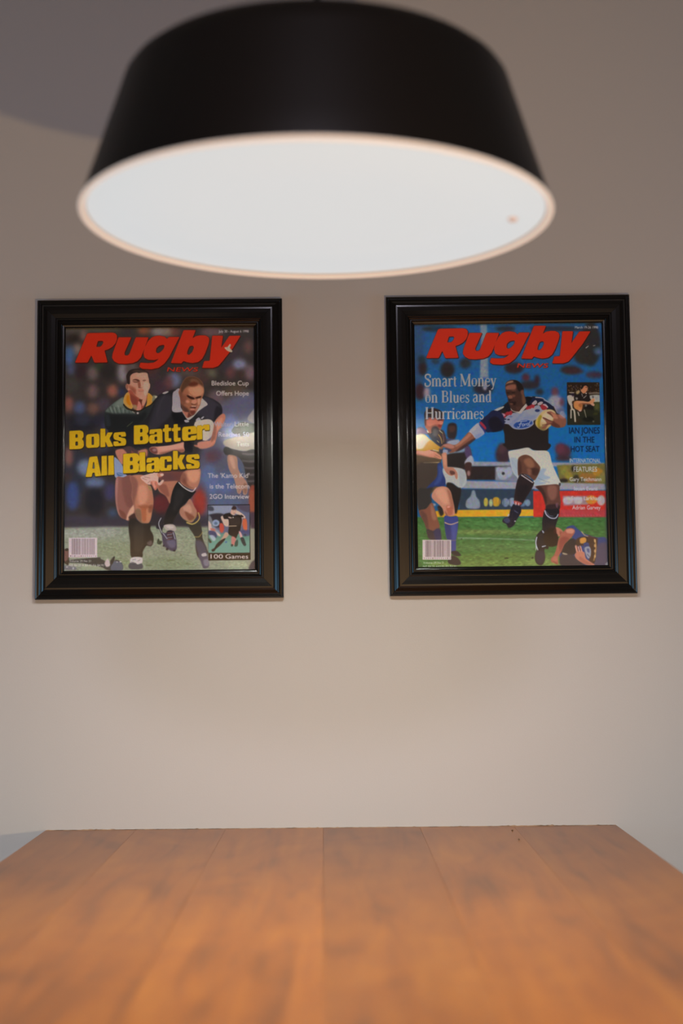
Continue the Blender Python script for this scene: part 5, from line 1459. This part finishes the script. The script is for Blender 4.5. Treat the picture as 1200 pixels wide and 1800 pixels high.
# ------------------------------------------------------------------ the framed covers
M_glass = M_pane.copy(); M_glass.name = 'picture_glass'
M_glass.node_tree.nodes['Glossy BSDF'].inputs['Roughness'].default_value = 0.10
M_frame = mat('black_lacquer', (0.0065, 0.0062, 0.0058), rough=0.16, spec=0.5)
M_back = mat('brown_backing_board', (0.25, 0.17, 0.10), rough=0.9)
PROF = [(0, 0.3), (0, 11), (1.2, 12.6), (2.6, 13.4), (3.8, 13.3), (4.7, 12.3), (5.8, 12.2), (6.6, 13.4), (7.8, 13.9), (8.8, 14.6), (10.2, 15.95), (11.6, 17.1), (13.0, 18.05), (14.3, 18.8), (15.6, 19.2),
        (18, 19.3), (24, 18.9), (30.5, 18.3), (31.4, 18.5), (32.4, 19.1), (33.6, 19.0), (34.8, 17.9), (35.6, 15.4), (37.2, 14.4), (38.2, 15.0), (39.3, 15.0), (40.2, 14.0), (40.8, 11.6),
        (43.2, 11.2), (44.6, 10.6), (45, 9.8), (45, 7.2), (41, 7.2), (41, 0.3)]

def rail_mesh(w, h, side):
    """one mitred length of the moulding; side 0 top, 1 right, 2 bottom, 3 left; the face looks towards -y"""
    bm = bmesh.new()
    ends = []
    for e in (-1, 1):
        ring = []
        for a, d in PROF:
            a *= 0.001; d *= 0.001
            hw, hh = w / 2 - a, h / 2 - a
            g = 0.00012
            if side == 0: p = (e * (hw - g), -d, hh)
            elif side == 2: p = (e * (hw - g), -d, -hh)
            elif side == 1: p = (hw, -d, e * (hh - g))
            else: p = (-hw, -d, e * (hh - g))
            ring.append(bm.verts.new(p))
        ends.append(ring)
    n = len(PROF)
    for i in range(n):
        j = (i + 1) % n
        bm.faces.new((ends[0][i], ends[0][j], ends[1][j], ends[1][i]))
    bm.faces.new(ends[0]); bm.faces.new(ends[1])
    return bm

LEAN = -0.0032     # the foot of each frame stands a hair off the wall
def picture_frame(cx, cz, w, h, roll, label, paint):
    k = 1 - 0.012 / 2.28
    cx = CAM['loc'][0] + (cx - CAM['loc'][0]) * k; cz = CAM['loc'][2] + (cz - CAM['loc'][2]) * k
    w *= k; h *= k
    t = empty('framed_magazine_cover', (cx, -0.0008, cz), label, 'picture', group='framed covers on the wall', rot=(LEAN, -roll, 0))
    for s in range(4):
        obj('frame_rail', rail_mesh(w, h, s), M_frame, t)
    ow, oh = w - 0.084, h - 0.084
    bm = bmesh.new(); box(bm, -ow / 2, ow / 2, -0.0045, -0.0008, -oh / 2, oh / 2); obj('backing_board', bm, M_back, t)
    # the printed cover: a thin sheet, the picture is laid flat over its whole face
    y = -0.0052
    bm = bmesh.new()
    box(bm, -ow / 2, ow / 2, y, -0.0046, -oh / 2, oh / 2)
    uv = bm.loops.layers.uv.new('UVMap')
    for f in bm.faces:
        for l in f.loops:
            l[uv].uv = (l.vert.co.x / ow + 0.5, l.vert.co.z / oh + 0.5)
    c, s = math.cos(roll), math.sin(roll)
    def px_of(u, v):
        a, b = (u - 0.5) * ow, (v - 0.5) * oh
        return project(cx + a * c - b * s, y, cz + a * s + b * c)
    obj('printed_cover', bm, paint(px_of), t)
    bm = bmesh.new(); box(bm, -ow / 2, ow / 2, -0.0070, -0.0056, -oh / 2, oh / 2)
    obj('glass', bm, M_glass, t)
    return t

picture_frame(-0.2904, 1.3483, 0.3920, 0.4794, -0.0001, 'black framed rugby magazine cover with a yellow headline over two tackling players', cover_one)
picture_frame(0.2680, 1.3496, 0.3908, 0.4794, 0.0025, 'black framed rugby magazine cover with a blue background and white serif headline', cover_two)
